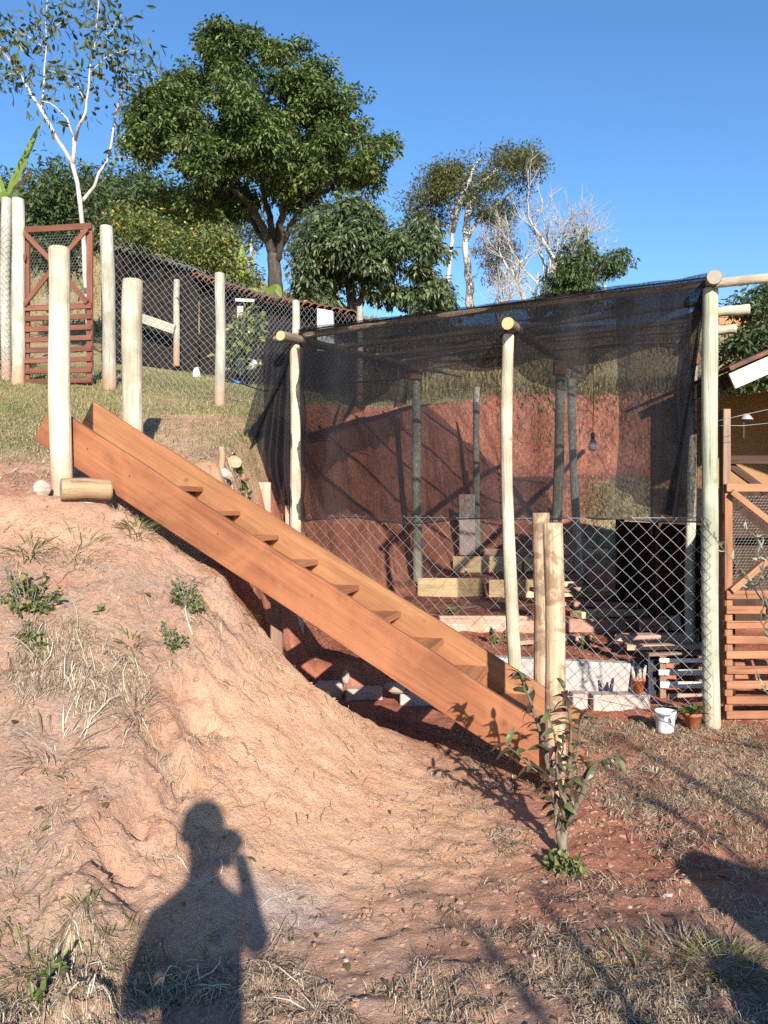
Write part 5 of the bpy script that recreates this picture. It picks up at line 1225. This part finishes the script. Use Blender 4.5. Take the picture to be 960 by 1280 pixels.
straw(36000, .5, 3.4, 2.2, 5.7, lambda X, Y: np.clip(.12 + .35*smooth(1.3, 2.1, X) + 1.9*fbm(X, Y, 2.2, 4, 141), 0, 1), .03, .12, .0036, 'lawn_straw', 'straw', 'straw-coloured clippings on the flat ground before the net house', 'straw')
straw(900, -.8, 2.6, 6.6, 11.5, lambda X, Y: .5 + 0*X, .04, .12, .005, 'bed_mulch', 'straw', 'straw bits over the red garden beds', 'mulch')
def tufts(n, x0, x1, y0, y1, dens, r, h, w, per, name, mat, label, bias=0):
    X, Y = sample(n, x0, x1, y0, y1, dens); k = in_view(X, Y); X, Y = X[k], Y[k]; m = len(X)*per
    a = rng.uniform(0, 2*PI, m); q = r*np.sqrt(rng.random(m)); XX = np.repeat(X, per) + q*np.cos(a); YY = np.repeat(Y, per) + q*np.sin(a)
    out = np.stack([np.cos(a), np.sin(a), np.zeros(m)], 1); dn = np.array([[.05, -.45, 0]])
    D = unit(out*rng.uniform(.3, 1.3, (m, 1)) + np.array([[0, 0, .22]]) + dn + rdir(m)*.3); N = unit(np.array([[0, 0, 1.]]) - out*.4 + rdir(m)*.2)
    hh = np.repeat(rng.uniform(.5, 1.2, len(X)), per)*h*rng.uniform(.5, 1.1, m)
    return stuff(leaves_obj(name, pts(XX, YY, -.004), D, N, hh, np.full(m, w)*rng.uniform(.7, 1.3, m), mat, None, True, .75, np.clip(rng.beta(2, 2, m) + bias + np.repeat(rng.normal(0, .12, len(X)), per), 0, 1), 4), label, 'grass')
tufts(4200, -2.7, 1.2, 1.95, 4.5, lambda X, Y: np.clip(d_straw(X, Y)*.9 + .12*smooth(-.6, -1.2, X), 0, 1), .04, .06, .0028, 24, 'dry_tufts', 'straw', 'matted tufts of dead grass rooted on the bank and its foot', -.05)
tufts(420, -2.7, 1.2, 1.95, 3.4, lambda X, Y: np.clip((smooth(2.9, 2.3, Y) + .5*smooth(-1, -1.6, X))*(.2 + 2.6*fbm(X, Y, 1.5, 3, 201)), 0, 1), .03, .055, .003, 22, 'green_tufts', 'grass_short', 'low tufts of half-green grass at the bank foot')
tufts(420, 1.0, 3.3, 2.1, 5.5, lambda X, Y: np.clip(.1 + .4*smooth(1.2, 2.2, X) + 2.4*fbm(X, Y, 1.3, 3, 211), 0, 1), .05, .05, .0036, 24, 'lawn_tufts', 'grass_short', 'trampled tufts of dry grass before the gate', .2)
# larger straw stems lying in swathes
straw(2600, -2.6, -.2, 2.0, 4.3, lambda X, Y: np.clip(d_straw(X, Y)*1.3, 0, 1), .08, .24, .004, 'straw_stems', 'straw', 'long bleached grass stems strewn on the bank', 'straw', .03, .25)

# short turf on the upper slope
X, Y = sample(150000, -7, .6, 5.4, 14, lambda X, Y: edge_pit(X, Y)*np.clip(smooth(5.6, 6.8, Y + .9*fbm(X, Y, .9, 4, 40))*(1-.85*np.exp(-((X+1.9)/.7)**2)*(Y < 8.2)) * (.75 + 1.0*fbm(X, Y, 1.7, 4, 151)), 0, 1))
k = in_view(X, Y); X, Y = X[k], Y[k]; n = len(X)
stuff(blades(pts(X, Y, -.004), rng.uniform(.025, .065, n), rng.uniform(.006, .011, n), 1.1, 'turf_grass', 'grass_short', np.clip(rng.beta(2, 2, n) + .5*fbm(X, Y, .8, 3, 152), 0, 1)), 'short sunburnt turf on the slope below the red gate', 'grass')
X, Y = sample(60000, .7, 3.4, 2.0, 5.65, lambda X, Y: np.clip(-.2 + .5*smooth(1.2, 2.4, X + .25*(Y-4)) - .6*np.exp(-(((X-.9)/.5)**2 + ((Y-4)/.9)**2)) + 1.5*fbm(X, Y, 2.4, 4, 44), 0, 1))
k = in_view(X, Y); X, Y = X[k], Y[k]; n = len(X)
stuff(blades(pts(X, Y, -.003), rng.uniform(.010, .036, n), rng.uniform(.003, .005, n), 1.5, 'lawn_grass', 'grass_short', np.clip(rng.beta(2, 1.4, n) + .25, 0, 1)), 'thin dry grass on the flat ground before the gate', 'grass')
X, Y = sample(26000, -.9, 7, 8.6, 16.6, lambda X, Y: np.clip(np.where(edge_pit(X+.35, Y), .9, smooth(11.6, 12.4, Y)*(1-smooth(13.9, 14.5, Y))*smooth(1.3, 2.1, X-.43*(Y-9.5))), 0, 1))
n = len(X); stuff(blades(pts(X, Y, -.01), rng.uniform(.06, .16, n), rng.uniform(.012, .022, n), 1.1, 'bank_grass', 'grass_short', np.clip(rng.beta(2, 2, n)-.05, 0, 1)), 'rough grass along the top and back of the cut bank', 'grass')
X, Y = sample(9000, 1, 14, 14.9, 17, lambda X, Y: np.clip(.9 - .5*np.abs(Y-15.9), 0, 1)*(H(X, Y, False) > 2.75))
n = len(X); stuff(blades(pts(X, Y, -.03), rng.uniform(.12, .38, n), rng.uniform(.015, .035, n), 1.4, 'lip_grass', 'grass_hill', np.clip(rng.beta(2, 2, n)-.1, 0, 1)), 'shaggy dry grass hanging over the lip of the far red bank', 'grass')
X, Y = sample(90000, -28, 22, 15.8, 62, lambda X, Y: np.clip(.5 + 1.4*fbm(X, Y, .25, 3, 161), 0, 1)*(np.abs(X/Y) < .56))
n = len(X); stuff(blades(pts(X, Y, -.03), rng.uniform(.18, .5, n), rng.uniform(.03, .07, n), .9, 'hill_grass', 'grass_hill', np.clip(rng.beta(2, 2, n) + .6*fbm(X, Y, .12, 3, 162), 0, 1)), 'tall dry grass covering the far hillside', 'grass')

# pebbles and clods
def lumps(n, x0, x1, y0, y1, dens, r0, r1, name, mat, label, cat):
    X, Y = sample(n, x0, x1, y0, y1, dens); k = in_view(X, Y); X, Y = X[k], Y[k]; n = len(X)
    g = (1+5**.5)/2; ico = np.array([(-1,g,0),(1,g,0),(-1,-g,0),(1,-g,0),(0,-1,g),(0,1,g),(0,-1,-g),(0,1,-g),(g,0,-1),(g,0,1),(-g,0,-1),(-g,0,1)])/math.hypot(1, g)
    T = np.array([(0,11,5),(0,5,1),(0,1,7),(0,7,10),(0,10,11),(1,5,9),(5,11,4),(11,10,2),(10,7,6),(7,1,8),(3,9,4),(3,4,2),(3,2,6),(3,6,8),(3,8,9),(4,9,5),(2,4,11),(6,2,10),(8,6,7),(9,8,1)])
    r = r0 + (r1-r0)*rng.random(n)**3; sc = rng.uniform(.6, 1.2, (n, 1, 3))*np.array([[[1, 1, .7]]])
    V = ico[None]*sc*r[:, None, None]*rng.uniform(.75, 1.2, (n, 12, 1)) + pts(X, Y)[:, None, :] + (-r*.1)[:, None, None]*np.array([[[0, 0, 1]]])
    F = (np.arange(n)[:, None, None]*12 + T[None]).reshape(-1, 3)
    return stuff(np_obj(name, np_mesh(name, V.reshape(-1, 3), F, mat)), label, cat)
lumps(22000, -2.6, 2.6, 1.95, 5.4, lambda X, Y: np.clip(.25 + 2.2*fbm(X, Y, 1.8, 4, 171) + .3*np.exp(-((Y-4.0+.2*X)/.25)**2) - .5*np.exp(-(((X+.15)/.6)**2 + ((Y-3.75)/.6)**2)), 0, 1), .0015, .018, 'soil_clods', 'soil', 'small crumbled clods of red soil', 'clods')
lumps(700, -2.6, 2.6, 1.95, 4.6, lambda X, Y: np.clip(.15 + .5*smooth(3.2, 2.4, Y) + 1.5*fbm(X, Y, 1.2, 4, 181), 0, 1), .003, .017, 'pebbles', 'pebble', 'pale pebbles scattered on the bare ground', 'pebbles')
lumps(1500, -.9, 2.6, 6.6, 11.5, lambda X, Y: .8 + 0*X, .005, .018, 'bed_clods', 'clod', 'lumps of red earth in the garden beds', 'clods')

# fallen leaves
X, Y = sample(350, -2.4, 2.2, 2.0, 4.3, lambda X, Y: np.clip(.3 + .6*smooth(3.2, 2.5, Y) + 1.2*fbm(X, Y, 1.4, 3, 191), 0, 1)); n = len(X)
stuff(leaves_obj('fallen_leaves', pts(X, Y, .006), unit(rdir(n)*np.array([[1, 1, .12]])), unit(rdir(n)*.25 + np.array([[0, 0, 1.]])), rng.uniform(.025, .07, n), rng.uniform(.012, .03, n), 'leaf_brown', None, True, .25, None, 4), 'dry brown leaves lying about the ground', 'leaves')

# ------------------------------------------------------------------ weeds one can pick out
def weed(name, label, p, r, h, n, leaf, mat, seed, cat='weed', grass=False, group=None):
    p = Vector(p); t = thing(name, label, cat, p, group)
    if grass:
        a = rng.uniform(0, 2*PI, n); q = np.sqrt(rng.random(n))*r; X = p.x + q*np.cos(a); Y = p.y + q*np.sin(a)
        P = pts(X, Y, -.004); out = np.stack([np.cos(a), np.sin(a), np.zeros(n)], 1)
        D = unit(out*rng.uniform(.2, 1.0, (n, 1)) + np.array([[0, 0, .8]]) + rdir(n)*.25); N = unit(np.array([[0, 0, 1.]]) - out*.5 + rdir(n)*.2)
        o_ = leaves_obj('blades', P, D, N, h*rng.uniform(.5, 1.15, n), np.full(n, leaf)*rng.uniform(.7, 1.2, n), mat, t, True, .55, None, 4); o_['kind'] = 'stuff'
    else:
        st_ = MB(); Cn = []
        for k in range(max(3, n//9)):
            a = rng.uniform(0, 2*PI); q = r*rng.random()**.5; b = ground(p.x + q*.45*math.cos(a), p.y + q*.45*math.sin(a), -.01)
            e = Vector((p.x + q*math.cos(a), p.y + q*math.sin(a), 0)); e.z = HS(e.x, e.y) + h*rng.uniform(.3, 1); m_ = b.lerp(e, .5) + Vector((0, 0, .02))
            st_.tube([b, m_, e], [.003, .0025, .0015], 4, cap=False); Cn += [np.array(b.lerp(e, f)) for f in rng.uniform(.25, 1, 9)]
        st_.build('stems', ['grey_bark'], t)['kind'] = 'stuff'; Cn = np.array(Cn); m = len(Cn)
        leaves_obj('leaves', Cn, unit(rdir(m) + np.array([[0, 0, .35]])), unit(rdir(m)*.5 + np.array([[0, -.2, 1.]])), leaf*rng.uniform(.6, 1.2, m), leaf*.55*rng.uniform(.7, 1.2, m), mat, t, True, .25, None, 4)
    return t
weed('leafy_weed', 'dark leafy weed spreading on the bank below the bare red patch', on_ray(38, 762), .15, .10, 330, .032, 'leaf_weed', 1)
weed('leafy_weed', 'yellowing broad-leaved weed under the dark leafy one', on_ray(42, 800), .09, .04, 120, .036, 'leaf_weed', 2)
weed('grass_tuft', 'green grass tuft on the bank edge touching the near stringer', on_ray(172, 668), .09, .10, 130, .006, 'leaf_weed', 3, 'grass tuft', True)
weed('grass_tuft', 'dry straw tuft on the bank edge just under the log', on_ray(150, 640), .12, .09, 120, .006, 'straw', 30, 'grass tuft', True)
weed('root_tangle', 'tangle of dead roots hanging on the steep bank', on_ray(168, 888), .06, .15, 60, .005, 'twig', 60, 'roots', True)
weed('root_tangle', 'bleached heap of pulled roots and stalks low on the bank', on_ray(70, 945), .11, .14, 110, .006, 'straw', 61, 'roots', True)
weed('grass_tuft', 'straggling half-dry grass along the lip of the bank', on_ray(95, 690), .16, .11, 130, .005, 'grass_short', 62, 'grass tuft', True)
weed('grass_tuft', 'dry grass clump on the lip of the bank beneath the log', on_ray(190, 640), .07, .10, 90, .005, 'straw', 63, 'grass tuft', True)
weed('leafy_weed', 'compact green weed in the middle of the steep bank', on_ray(236, 772), .10, .11, 520, .026, 'leaf_weed', 4)
weed('leafy_weed', 'small faded weed just under the compact green one', on_ray(218, 810), .08, .06, 260, .022, 'leaf_weed', 5)
weed('grass_tuft', 'thin grass tuft beside the faded weed', on_ray(165, 806), .05, .08, 50, .006, 'leaf_weed', 6, 'grass tuft', True)
weed('grass_tuft', 'lying green grass blades at the lip of the bank', on_ray(38, 692), .08, .14, 40, .009, 'leaf_weed', 7, 'grass tuft', True)
weed('leafy_weed', 'pair of tiny seedlings on the strawy bank', on_ray(122, 768), .03, .03, 18, .03, 'leaf_weed', 8)
weed('grass_tuft', 'little sprig of weed hanging at the edge of the stair pit', on_ray(310, 770), .04, .06, 40, .006, 'leaf_weed', 9, 'grass tuft', True)
weed('grass_tuft', 'coarse green grass tuft at the foot of the bank', on_ray(40, 1190), .17, .07, 260, .004, 'leaf_weed', 10, 'grass tuft', True)
weed('leafy_weed', 'bright young weed among the coarse grass at the bank foot', on_ray(62, 1262), .06, .08, 60, .035, 'leaf_weed', 11)
weed('grass_tuft', 'dry grass tuft at the foot of the bank beside the shadow', on_ray(120, 1225), .17, .07, 240, .004, 'grass_short', 12, 'grass tuft', True)
weed('grass_tuft', 'dull grass tuft in the strawy ground at the bank foot', on_ray(15, 1120), .16, .06, 200, .004, 'grass_short', 13, 'grass tuft', True)
weed('leafy_weed', 'low green weed round the base of the leafy sapling', on_ray(708, 1092), .10, .06, 110, .04, 'leaf_weed', 14)
weed('grass_tuft', 'bleached grass tuft at the edge of the rounded shadow', on_ray(905, 1205), .13, .08, 260, .0045, 'grass_short', 15, 'grass tuft', True)
weed('grass_tuft', 'bleached grass tuft between the two rounded shadows', on_ray(850, 1195), .16, .06, 240, .0045, 'straw', 16, 'grass tuft', True)
weed('grass_tuft', 'flattened grass tuft below the long branch shadows', on_ray(800, 1215), .2, .05, 260, .0045, 'grass_short', 17, 'grass tuft', True)
weed('grass_tuft', 'small pale tuft in the red ground beyond the sapling', on_ray(818, 968), .03, .06, 70, .007, 'straw', 18, 'grass tuft', True)
weed('leafy_weed', 'green weed on the bank behind the far stringer', Vector(px(305, 618, 6.3)), .12, .13, 90, .05, 'leaf_weed', 19)
weed('grass_tuft', 'green weeds in the corner beside the lower leg of the red gate', on_ray(8, 462), .35, .3, 160, .02, 'leaf_weed', 20, 'grass tuft', True)
for k, (x, y, lb) in enumerate([(578, 728, 'tomato seedling on the yellow bed edge'), (598, 700, 'bushy seedling at the pale yellow bed edge'), (640, 752, 'seedling in the middle garden bed'), (566, 770, 'seedling beside the pink bed edge'), (735, 742, 'leafy seedling by the brown board end'), (772, 748, 'leafy seedling near the shed wall'), (622, 800, 'seedling in the front garden bed'), (730, 806, 'low seedling near the end of the front bed'), (690, 808, 'low seedling in the front garden bed behind the peeled posts')]):
    p = on_ray(x, y + 4, 6.8); weed('seedling', lb, p, .09, .16, 36, .07, 'leaf_weed', 40+k, 'seedling')
weed('dry_plant', 'dry grey potted tangle on the broad concrete block', Vector(px(770, 868, 5.98)), .09, .10, 60, .035, 'leaf_grey', 55, 'plant')
bpt = [o for o in bpy.data.objects if o.name.startswith('dry_plant')][0]
# leaves of the terracotta pot
n = 26; a = rng.uniform(0, 2*PI, n); out = np.stack([np.cos(a), np.sin(a), np.zeros(n)], 1); P = np.array(rp)[None] + np.array([[0, 0, .10]]) + out*.015
leaves_obj('leaves', P, unit(out*rng.uniform(.3, 1.2, (n, 1)) + np.array([[0, 0, .9]])), unit(np.array([[0, 0, 1.]]) - out*.4), rng.uniform(.08, .14, n), rng.uniform(.018, .03, n), 'leaf_weed', pot, True, .5)

# ------------------------------------------------------------------ sapling at the stair foot
dS = 3.43
sp = on_ray(702, 1070); dS = sp.y
sap = thing('leafy_sapling', 'cut-back sapling with curled green leaves at the foot of the stair', 'sapling', sp)
mb = MB(); LP = []
for q, r0, r1 in [([(702,1078),(704,1045),(708,1010),(712,960)], .022, .014), ([(708,1030),(722,1005,-.05),(733,982,-.06)], .015, .014),
                  ([(700,1060),(694,1010,-.04),(684,950,-.05),(670,895,-.04),(656,860,-.02),(650,842,0)], .012, .003), ([(706,1030),(700,980,-.1),(694,930,-.1),(686,885,-.08)], .010, .003),
                  ([(710,985),(714,935,-.05),(712,890,-.05),(704,862,-.05)], .012, .003), ([(712,975),(722,930,.05),(728,890,.05)], .009, .003), ([(712,1000),(735,962,0),(755,948,0),(775,945,.02)], .008, .002),
                  ([(700,1000),(672,965,-.1),(650,945,-.12),(632,930,-.1)], .006, .002), ([(706,1040),(720,1000,-.12),(716,960,-.15)], .007, .002), ([(704,1035),(690,1000,.1),(700,950,.12),(708,915,.12)], .008, .002)]:
    P = limb(q, dS, r0, r1)[:-2]; f = []
    for a_, b_ in zip(P[:-1], P[1:]): f += [a_.lerp(b_, t_) for t_ in (0, .33, .66)]
    f.append(P[-1]); f = [f[0]] + [v + Vector(rng.normal(size=3))*.003 for v in f[1:]]
    mb.tube(f, list(np.linspace(r0, r1, len(f))), 8, wob=.06)
    if r1 < .01: LP.append(f)
mb.build('trunk', ['sapling_bark'], sap)
Cn = []; Dd = []
for f in LP:
    for i in range(2, len(f)):
        for k in range(3 if i < len(f)-2 else 4):
            Cn.append(np.array(f[i].lerp(f[i-1], rng.random()))); tn = np.array((f[i]-f[i-1]).normalized()); Dd.append(tn*.5 + rng.normal(size=3)*np.array([.8, .7, .45]))
Cn = np.array(Cn); n = len(Cn); D = unit(np.array(Dd))
leaves_obj('leaves', Cn, D, unit(rdir(n)*.6 + np.array([[0, -.3, 1.]])), rng.uniform(.035, .078, n), rng.uniform(.015, .031, n), 'leaf_sapling', sap, True, .75, None, 6)

# willowy shrub reaching in before the gate
shb = thing('willowy_shrub', 'slender shrub with narrow grey-green leaves reaching across the orange gate', 'shrub', ground(2.55, 4.35))
mb = MB(); LP = []; dW = 4.4
for q in [[(1052,985),(1010,860),(962,765),(930,716),(905,688),(880,656)], [(1020,890),(985,780),(960,700),(945,672),(925,655)], [(1005,850),(965,800),(950,775),(958,745)], [(962,765),(950,730),(955,700),(940,690)], [(1030,930),(985,880),(960,868),(948,850)], [(1010,860),(990,760),(985,660),(975,600)], [(985,780),(962,720),(948,730),(930,738)]]:
    P = limb([(x, y, .12*math.sin(x*.05)) for x, y in q], dW, .01, .002)[:-2]
    if q[0][0] == 1052: P[0] = ground(2.55, 4.35, -.05)
    f = []
    for a_, b_ in zip(P[:-1], P[1:]): f += [a_.lerp(b_, t_) for t_ in (0, .33, .66)]
    f.append(P[-1]); mb.tube(f, list(np.linspace(.006, .0015, len(f))), 6); LP.append(f)
mb.build('stems', ['sapling_bark'], shb)
Cn = []; Dd = []
for f in LP:
    for i in range(3, len(f)):
        for k in range(2):
            if rng.random() < .95: Cn.append(np.array(f[i].lerp(f[i-1], rng.random()))); Dd.append(np.array((f[i]-f[i-1]).normalized())*.4 + rng.normal(size=3)*np.array([.5, .4, .5]) + np.array([0, 0, .3]))
Cn = np.array(Cn); n = len(Cn); leaves_obj('leaves', Cn, unit(np.array(Dd)), rdir(n), rng.uniform(.04, .075, n), rng.uniform(.011, .018, n), 'leaf_grey', shb, True, .3)

# ------------------------------------------------------------------ growth beside and behind the photographer (it shades the ground in view; the taro is added only for its shadow)
ta = thing('taro_shadow_caster', 'broad-leaved taro plant whose rounded shadow falls on the flat ground', 'plant', ground(1.72, .95))
sd = np.array(SUN); tb = ground(1.72, .95)
def shadow_leaf(c, r, seed, tilt=0.0):
    nrm = Vector(-SUN); x = Vector((1, 0, 0)); x = (x - nrm*x.dot(nrm)).normalized(); y = nrm.cross(x); V = [tuple(c)]; F = []; K = 28  # added leaf, turned square to the sun so its shadow comes out round
    x2 = x*math.cos(tilt) + y*math.sin(tilt); y2 = y*math.cos(tilt) - x*math.sin(tilt)
    for i in range(K):
        a = 2*PI*i/K; q = r*(1 + .22*math.cos(a) - .30*math.exp(-((a-PI)/.28)**2) + .02*math.sin(9*a + seed)); V.append(tuple(c + x2*q*math.cos(a) + y2*q*.85*math.sin(a) + nrm*(-.06*r*math.sin(3*a)-.05)))
    for i in range(K): F.append((0, 1+i, 1+(i+1) % K))
    np_obj('leaf', np_mesh('leaf', np.array(V), np.array(F), 'leaf_weed', np.full(K, .3), True), ta)
    mb = MB(); mb.tube([tb, tb.lerp(c, .5) + Vector((0, -.06, .10)), c], [.016, .012, .007], 7); mb.build('stalk', ['leaf_weed'], ta)
shadow_leaf(Vector((1.90, 1.08, .72)), .23, 1, 2.3); shadow_leaf(Vector((1.48, .90, .53)), .16, 2, 1.2); shadow_leaf(Vector((2.05, 1.35, .62)), .2, 3, .3)
def slim(name, label, base, stems, leafn, seed):
    b = ground(*base); t = thing(name, label, 'tree', b); rr = random.Random(seed); mb = MB(); tips = []
    for (dx, dy, h, r) in stems:
        f = [b + Vector((dx*k/6 + rr.gauss(0, .02), dy*k/6 + rr.gauss(0, .02), h*k/6 - (.05 if k == 0 else 0))) for k in range(7)]
        mb.tube(f, list(np.linspace(r, r*.35, 7)), 7)
        for k in (3, 4, 5, 6):
            e = f[k] + Vector((rr.gauss(0, .22), rr.gauss(0, .22), rr.uniform(.05, .25))); e.z = min(e.z, b.z + h); mb.tube([f[k], f[k].lerp(e, .5) + Vector((0, 0, .03)), e], [r*.3, r*.22, r*.1], 4); tips += [e, f[k].lerp(e, .6)]
    mb.build('trunk', ['grey_bark'], t); T = np.array(tips); n = leafn*len(T); Cn = np.repeat(T, leafn, 0) + rng.normal(size=(n, 3))*.09
    leaves_obj('crown', Cn, rdir(n), rdir(n), rng.uniform(.04, .08, n), rng.uniform(.02, .03, n), 'leaf_mid', t)
slim('slim_yard_tree', 'several-stemmed young tree whose shadow streaks cross the strawy ground', (1.75, -2.9), [(-.25, .1, 2.35, .045), (.1, -.05, 2.5, .05), (.35, .1, 2.2, .04), (.6, 0, 2.4, .05), (.9, .1, 2.45, .045), (1.15, 0, 2.2, .04)], 12, 3)
slim('slim_yard_tree', 'young tree whose shadow streaks cross the red ground before the bucket', (3.2, -3.2), [(-.3, 0, 3.25, .05), (.05, .1, 3.45, .06), (.45, 0, 3.2, .055), (.8, .2, 3.3, .05), (1.1, 0, 3.4, .06)], 12, 4)
slim('slim_yard_tree', 'thin sapling whose single thin shadow runs toward the leafy sapling', (2.3, -.75), [(-.1, 0, 1.9, .014)], 2, 5)
# ------------------------------------------------------------------ the photographer, whose shadow falls on the bank
def skin_mesh(name, verts, edges, rad, root, mat, parent, sub=2):
    bm = bmesh.new(); lay = bm.verts.layers.skin.verify(); vv = [bm.verts.new(v) for v in verts]
    for a, b in edges: bm.edges.new((vv[a], vv[b]))
    for v, r in zip(vv, rad): v[lay].radius = (r, r) if not hasattr(r, '__len__') else r
    vv[root][lay].use_root = True
    me = bpy.data.meshes.new(name); bm.to_mesh(me); bm.free(); me.materials.append(M[mat]); o = bpy.data.objects.new(name, me)
    place(o, Matrix.Identity(4), parent); o.modifiers.new('skin', 'SKIN').use_smooth_shade = True
    s = o.modifiers.new('sub', 'SUBSURF'); s.levels = s.render_levels = sub; return o
gz = HS(0.05, -.45)
pr = thing('person', 'person in a dark shirt holding up a phone, casting the shadow on the bank', 'person', (.05, -.45, gz))
z = gz
V = [(.04,-.46,z+.95),(.04,-.46,z+1.10),(.04,-.46,z+1.28),(.035,-.44,z+1.42),(.025,-.42,z+1.50),(.015,-.385,z+1.57),(.012,-.365,z+1.66),(.012,-.37,z+1.74),   # 0-7 pelvis..crown
     (-.11,-.45,z+1.39),(-.175,-.42,z+1.17),(-.13,-.28,z+1.12),(-.04,-.24,z+1.16),                                             # 8-11 far arm folded to the waist
     (.175,-.43,z+1.39),(.185,-.24,z+1.22),(.125,-.12,z+1.36),(.085,-.055,z+1.455),                                             # 12-15 phone arm
     (-.06,-.46,z+.90),(-.075,-.45,z+.50),(-.08,-.48,z+.09),(-.085,-.38,z+.035),                                              # 16-19
     (.14,-.46,z+.90),(.155,-.45,z+.50),(.16,-.48,z+.09),(.165,-.38,z+.035)]                                                  # 20-23
E = [(0,1),(1,2),(2,3),(3,4),(4,5),(5,6),(6,7),(3,8),(8,9),(9,10),(10,11),(3,12),(12,13),(13,14),(14,15),(0,16),(16,17),(17,18),(18,19),(0,20),(20,21),(21,22),(22,23)]
Rr = [(.135,.095),(.122,.09),(.132,.10),(.105,.085),.052,(.062,.072),(.074,.094),(.058,.07),.055,.042,.033,.028,.055,.042,.032,.027,.082,.056,.038,.03,.082,.056,.038,.03]
body = skin_mesh('body', V, E, Rr, 0, 'skin', pr)
def fingers(root, dirv, side, n, L, curl, nm):
    root, dirv, side = Vector(root), Vector(dirv).normalized(), Vector(side).normalized(); up_ = dirv.cross(side).normalized()
    for k in range(n):
        o = root + side*(k - (n-1)/2)*.019; l = L*(1, 1.1, 1.03, .8)[k]; a = o + dirv*l*.4; b = a + (dirv*math.cos(curl) + up_*math.sin(curl))*l*.35; c = b + (dirv*math.cos(2*curl) + up_*math.sin(2*curl))*l*.3
        mb = MB(); mb.tube([o - dirv*.02, a, b, c], [.009, .0088, .008, .006], 7); mb.build(nm, ['skin'], body)
fingers((.075,-.045,z+1.475), (-.5,.25,.8), (.5,.6,.4), 4, .075, .5, 'finger'); mb = MB(); mb.tube([(.08,-.06,z+1.455),(.06,-.07,z+1.49),(.045,-.06,z+1.515)], [.011,.010,.007], 7); mb.build('thumb', ['skin'], body)
fingers((-.03,-.235,z+1.165), (1,.15,.1), (0,0,1), 4, .07, .4, 'finger'); mb = MB(); mb.tube([(-.045,-.235,z+1.185),(-.03,-.22,z+1.22),(-.015,-.215,z+1.235)], [.011,.010,.007], 7); mb.build('thumb', ['skin'], body)
# clothing
ci = [1, 2, 3, 8, 9, 12, 13, 0]; mp_ = {v: i for i, v in enumerate(ci)}
skin_mesh('shirt', [V[i] for i in ci], [(mp_[a], mp_[b]) for a, b in [(0,1),(1,2),(2,3),(3,8),(8,9),(3,12),(12,13)]], [(.138,.11),(.148,.115),(.115,.095),.06,.052,.06,.052,(.15,.112)], 0, 'shirt_cloth', pr)
ci = [0, 16, 17, 18, 20, 21, 22]; mp_ = {v: i for i, v in enumerate(ci)}
skin_mesh('trousers', [V[i] for i in ci], [(mp_[a], mp_[b]) for a, b in [(0,16),(16,17),(17,18),(0,20),(20,21),(21,22)]], [(.16,.112),.094,.07,.056,.094,.07,.056], 0, 'trouser_cloth', pr)
for x in (-.085, .163):
    bm = bmesh.new(); bmesh.ops.create_uvsphere(bm, u_segments=16, v_segments=10, radius=1)
    for v in bm.verts: v.co = Vector((v.co.x*.05, v.co.y*.14, max(v.co.z, -.45)*.07*(1.1 - .35*v.co.y)))
    me = bpy.data.meshes.new('shoe'); bm.to_mesh(me); bm.free(); me.materials.append(M['shoe']); place(bpy.data.objects.new('shoe', me), Matrix.Translation((x, -.42, z + .033)), pr)
bm = bmesh.new(); bmesh.ops.create_uvsphere(bm, u_segments=24, v_segments=16, radius=1)
for v in bm.verts:
    q = v.co; f = 1.0 if (q.y < .35 or q.z > .55) else .55
    v.co = Vector((q.x*.088*f, q.y*.108*f, q.z*.098*f))
me = bpy.data.meshes.new('hair'); bm.to_mesh(me); bm.free(); me.materials.append(M['hair']); place(bpy.data.objects.new('hair', me), Matrix.Translation((.012, -.385, z + 1.70)), pr)
hc_ = Vector((.012, -.365, z + 1.655))
for s in (-1, 1):
    mb = MB(); mb.lathe([(.002, -.004), (.012, 0), (.002, .006)], 10); mb.build('eye', ['plaster'], pr, Matrix.Translation(hc_ + Vector((s*.032, .083, .012))) @ Matrix.Rotation(-PI/2, 4, 'X'))
    mb = MB(); mb.tube([(0, 0, -.03), (s*.006, -.01, 0), (0, 0, .03)], [.008, .014, .01], 6); mb.build('ear', ['skin'], pr, Matrix.Translation(hc_ + Vector((s*.076, -.01, .0))))
mb = MB(); mb.tube([(0, .082, .02), (0, .108, -.018), (0, .09, -.028)], [.008, .014, .012], 7); mb.build('nose', ['skin'], pr, Matrix.Translation(hc_))
mb = MB(); mb.tube([(-.024, .083, -.05), (0, .091, -.049), (.024, .083, -.05)], [.003, .006, .003], 6); mb.build('mouth', ['comb_red'], pr, Matrix.Translation(hc_))
# the phone stays a thing of its own: it is held
mb = MB(); mb.box((-.037, -.004, -.078), (.037, .004, .078), 0, .003)
ph = mb.build('phone', ['phone_black'], None, Matrix.Translation((.02, -.035, CAMZ - .03))); tag(ph, 'dark phone held up in the hand of the person casting the shadow', 'phone')
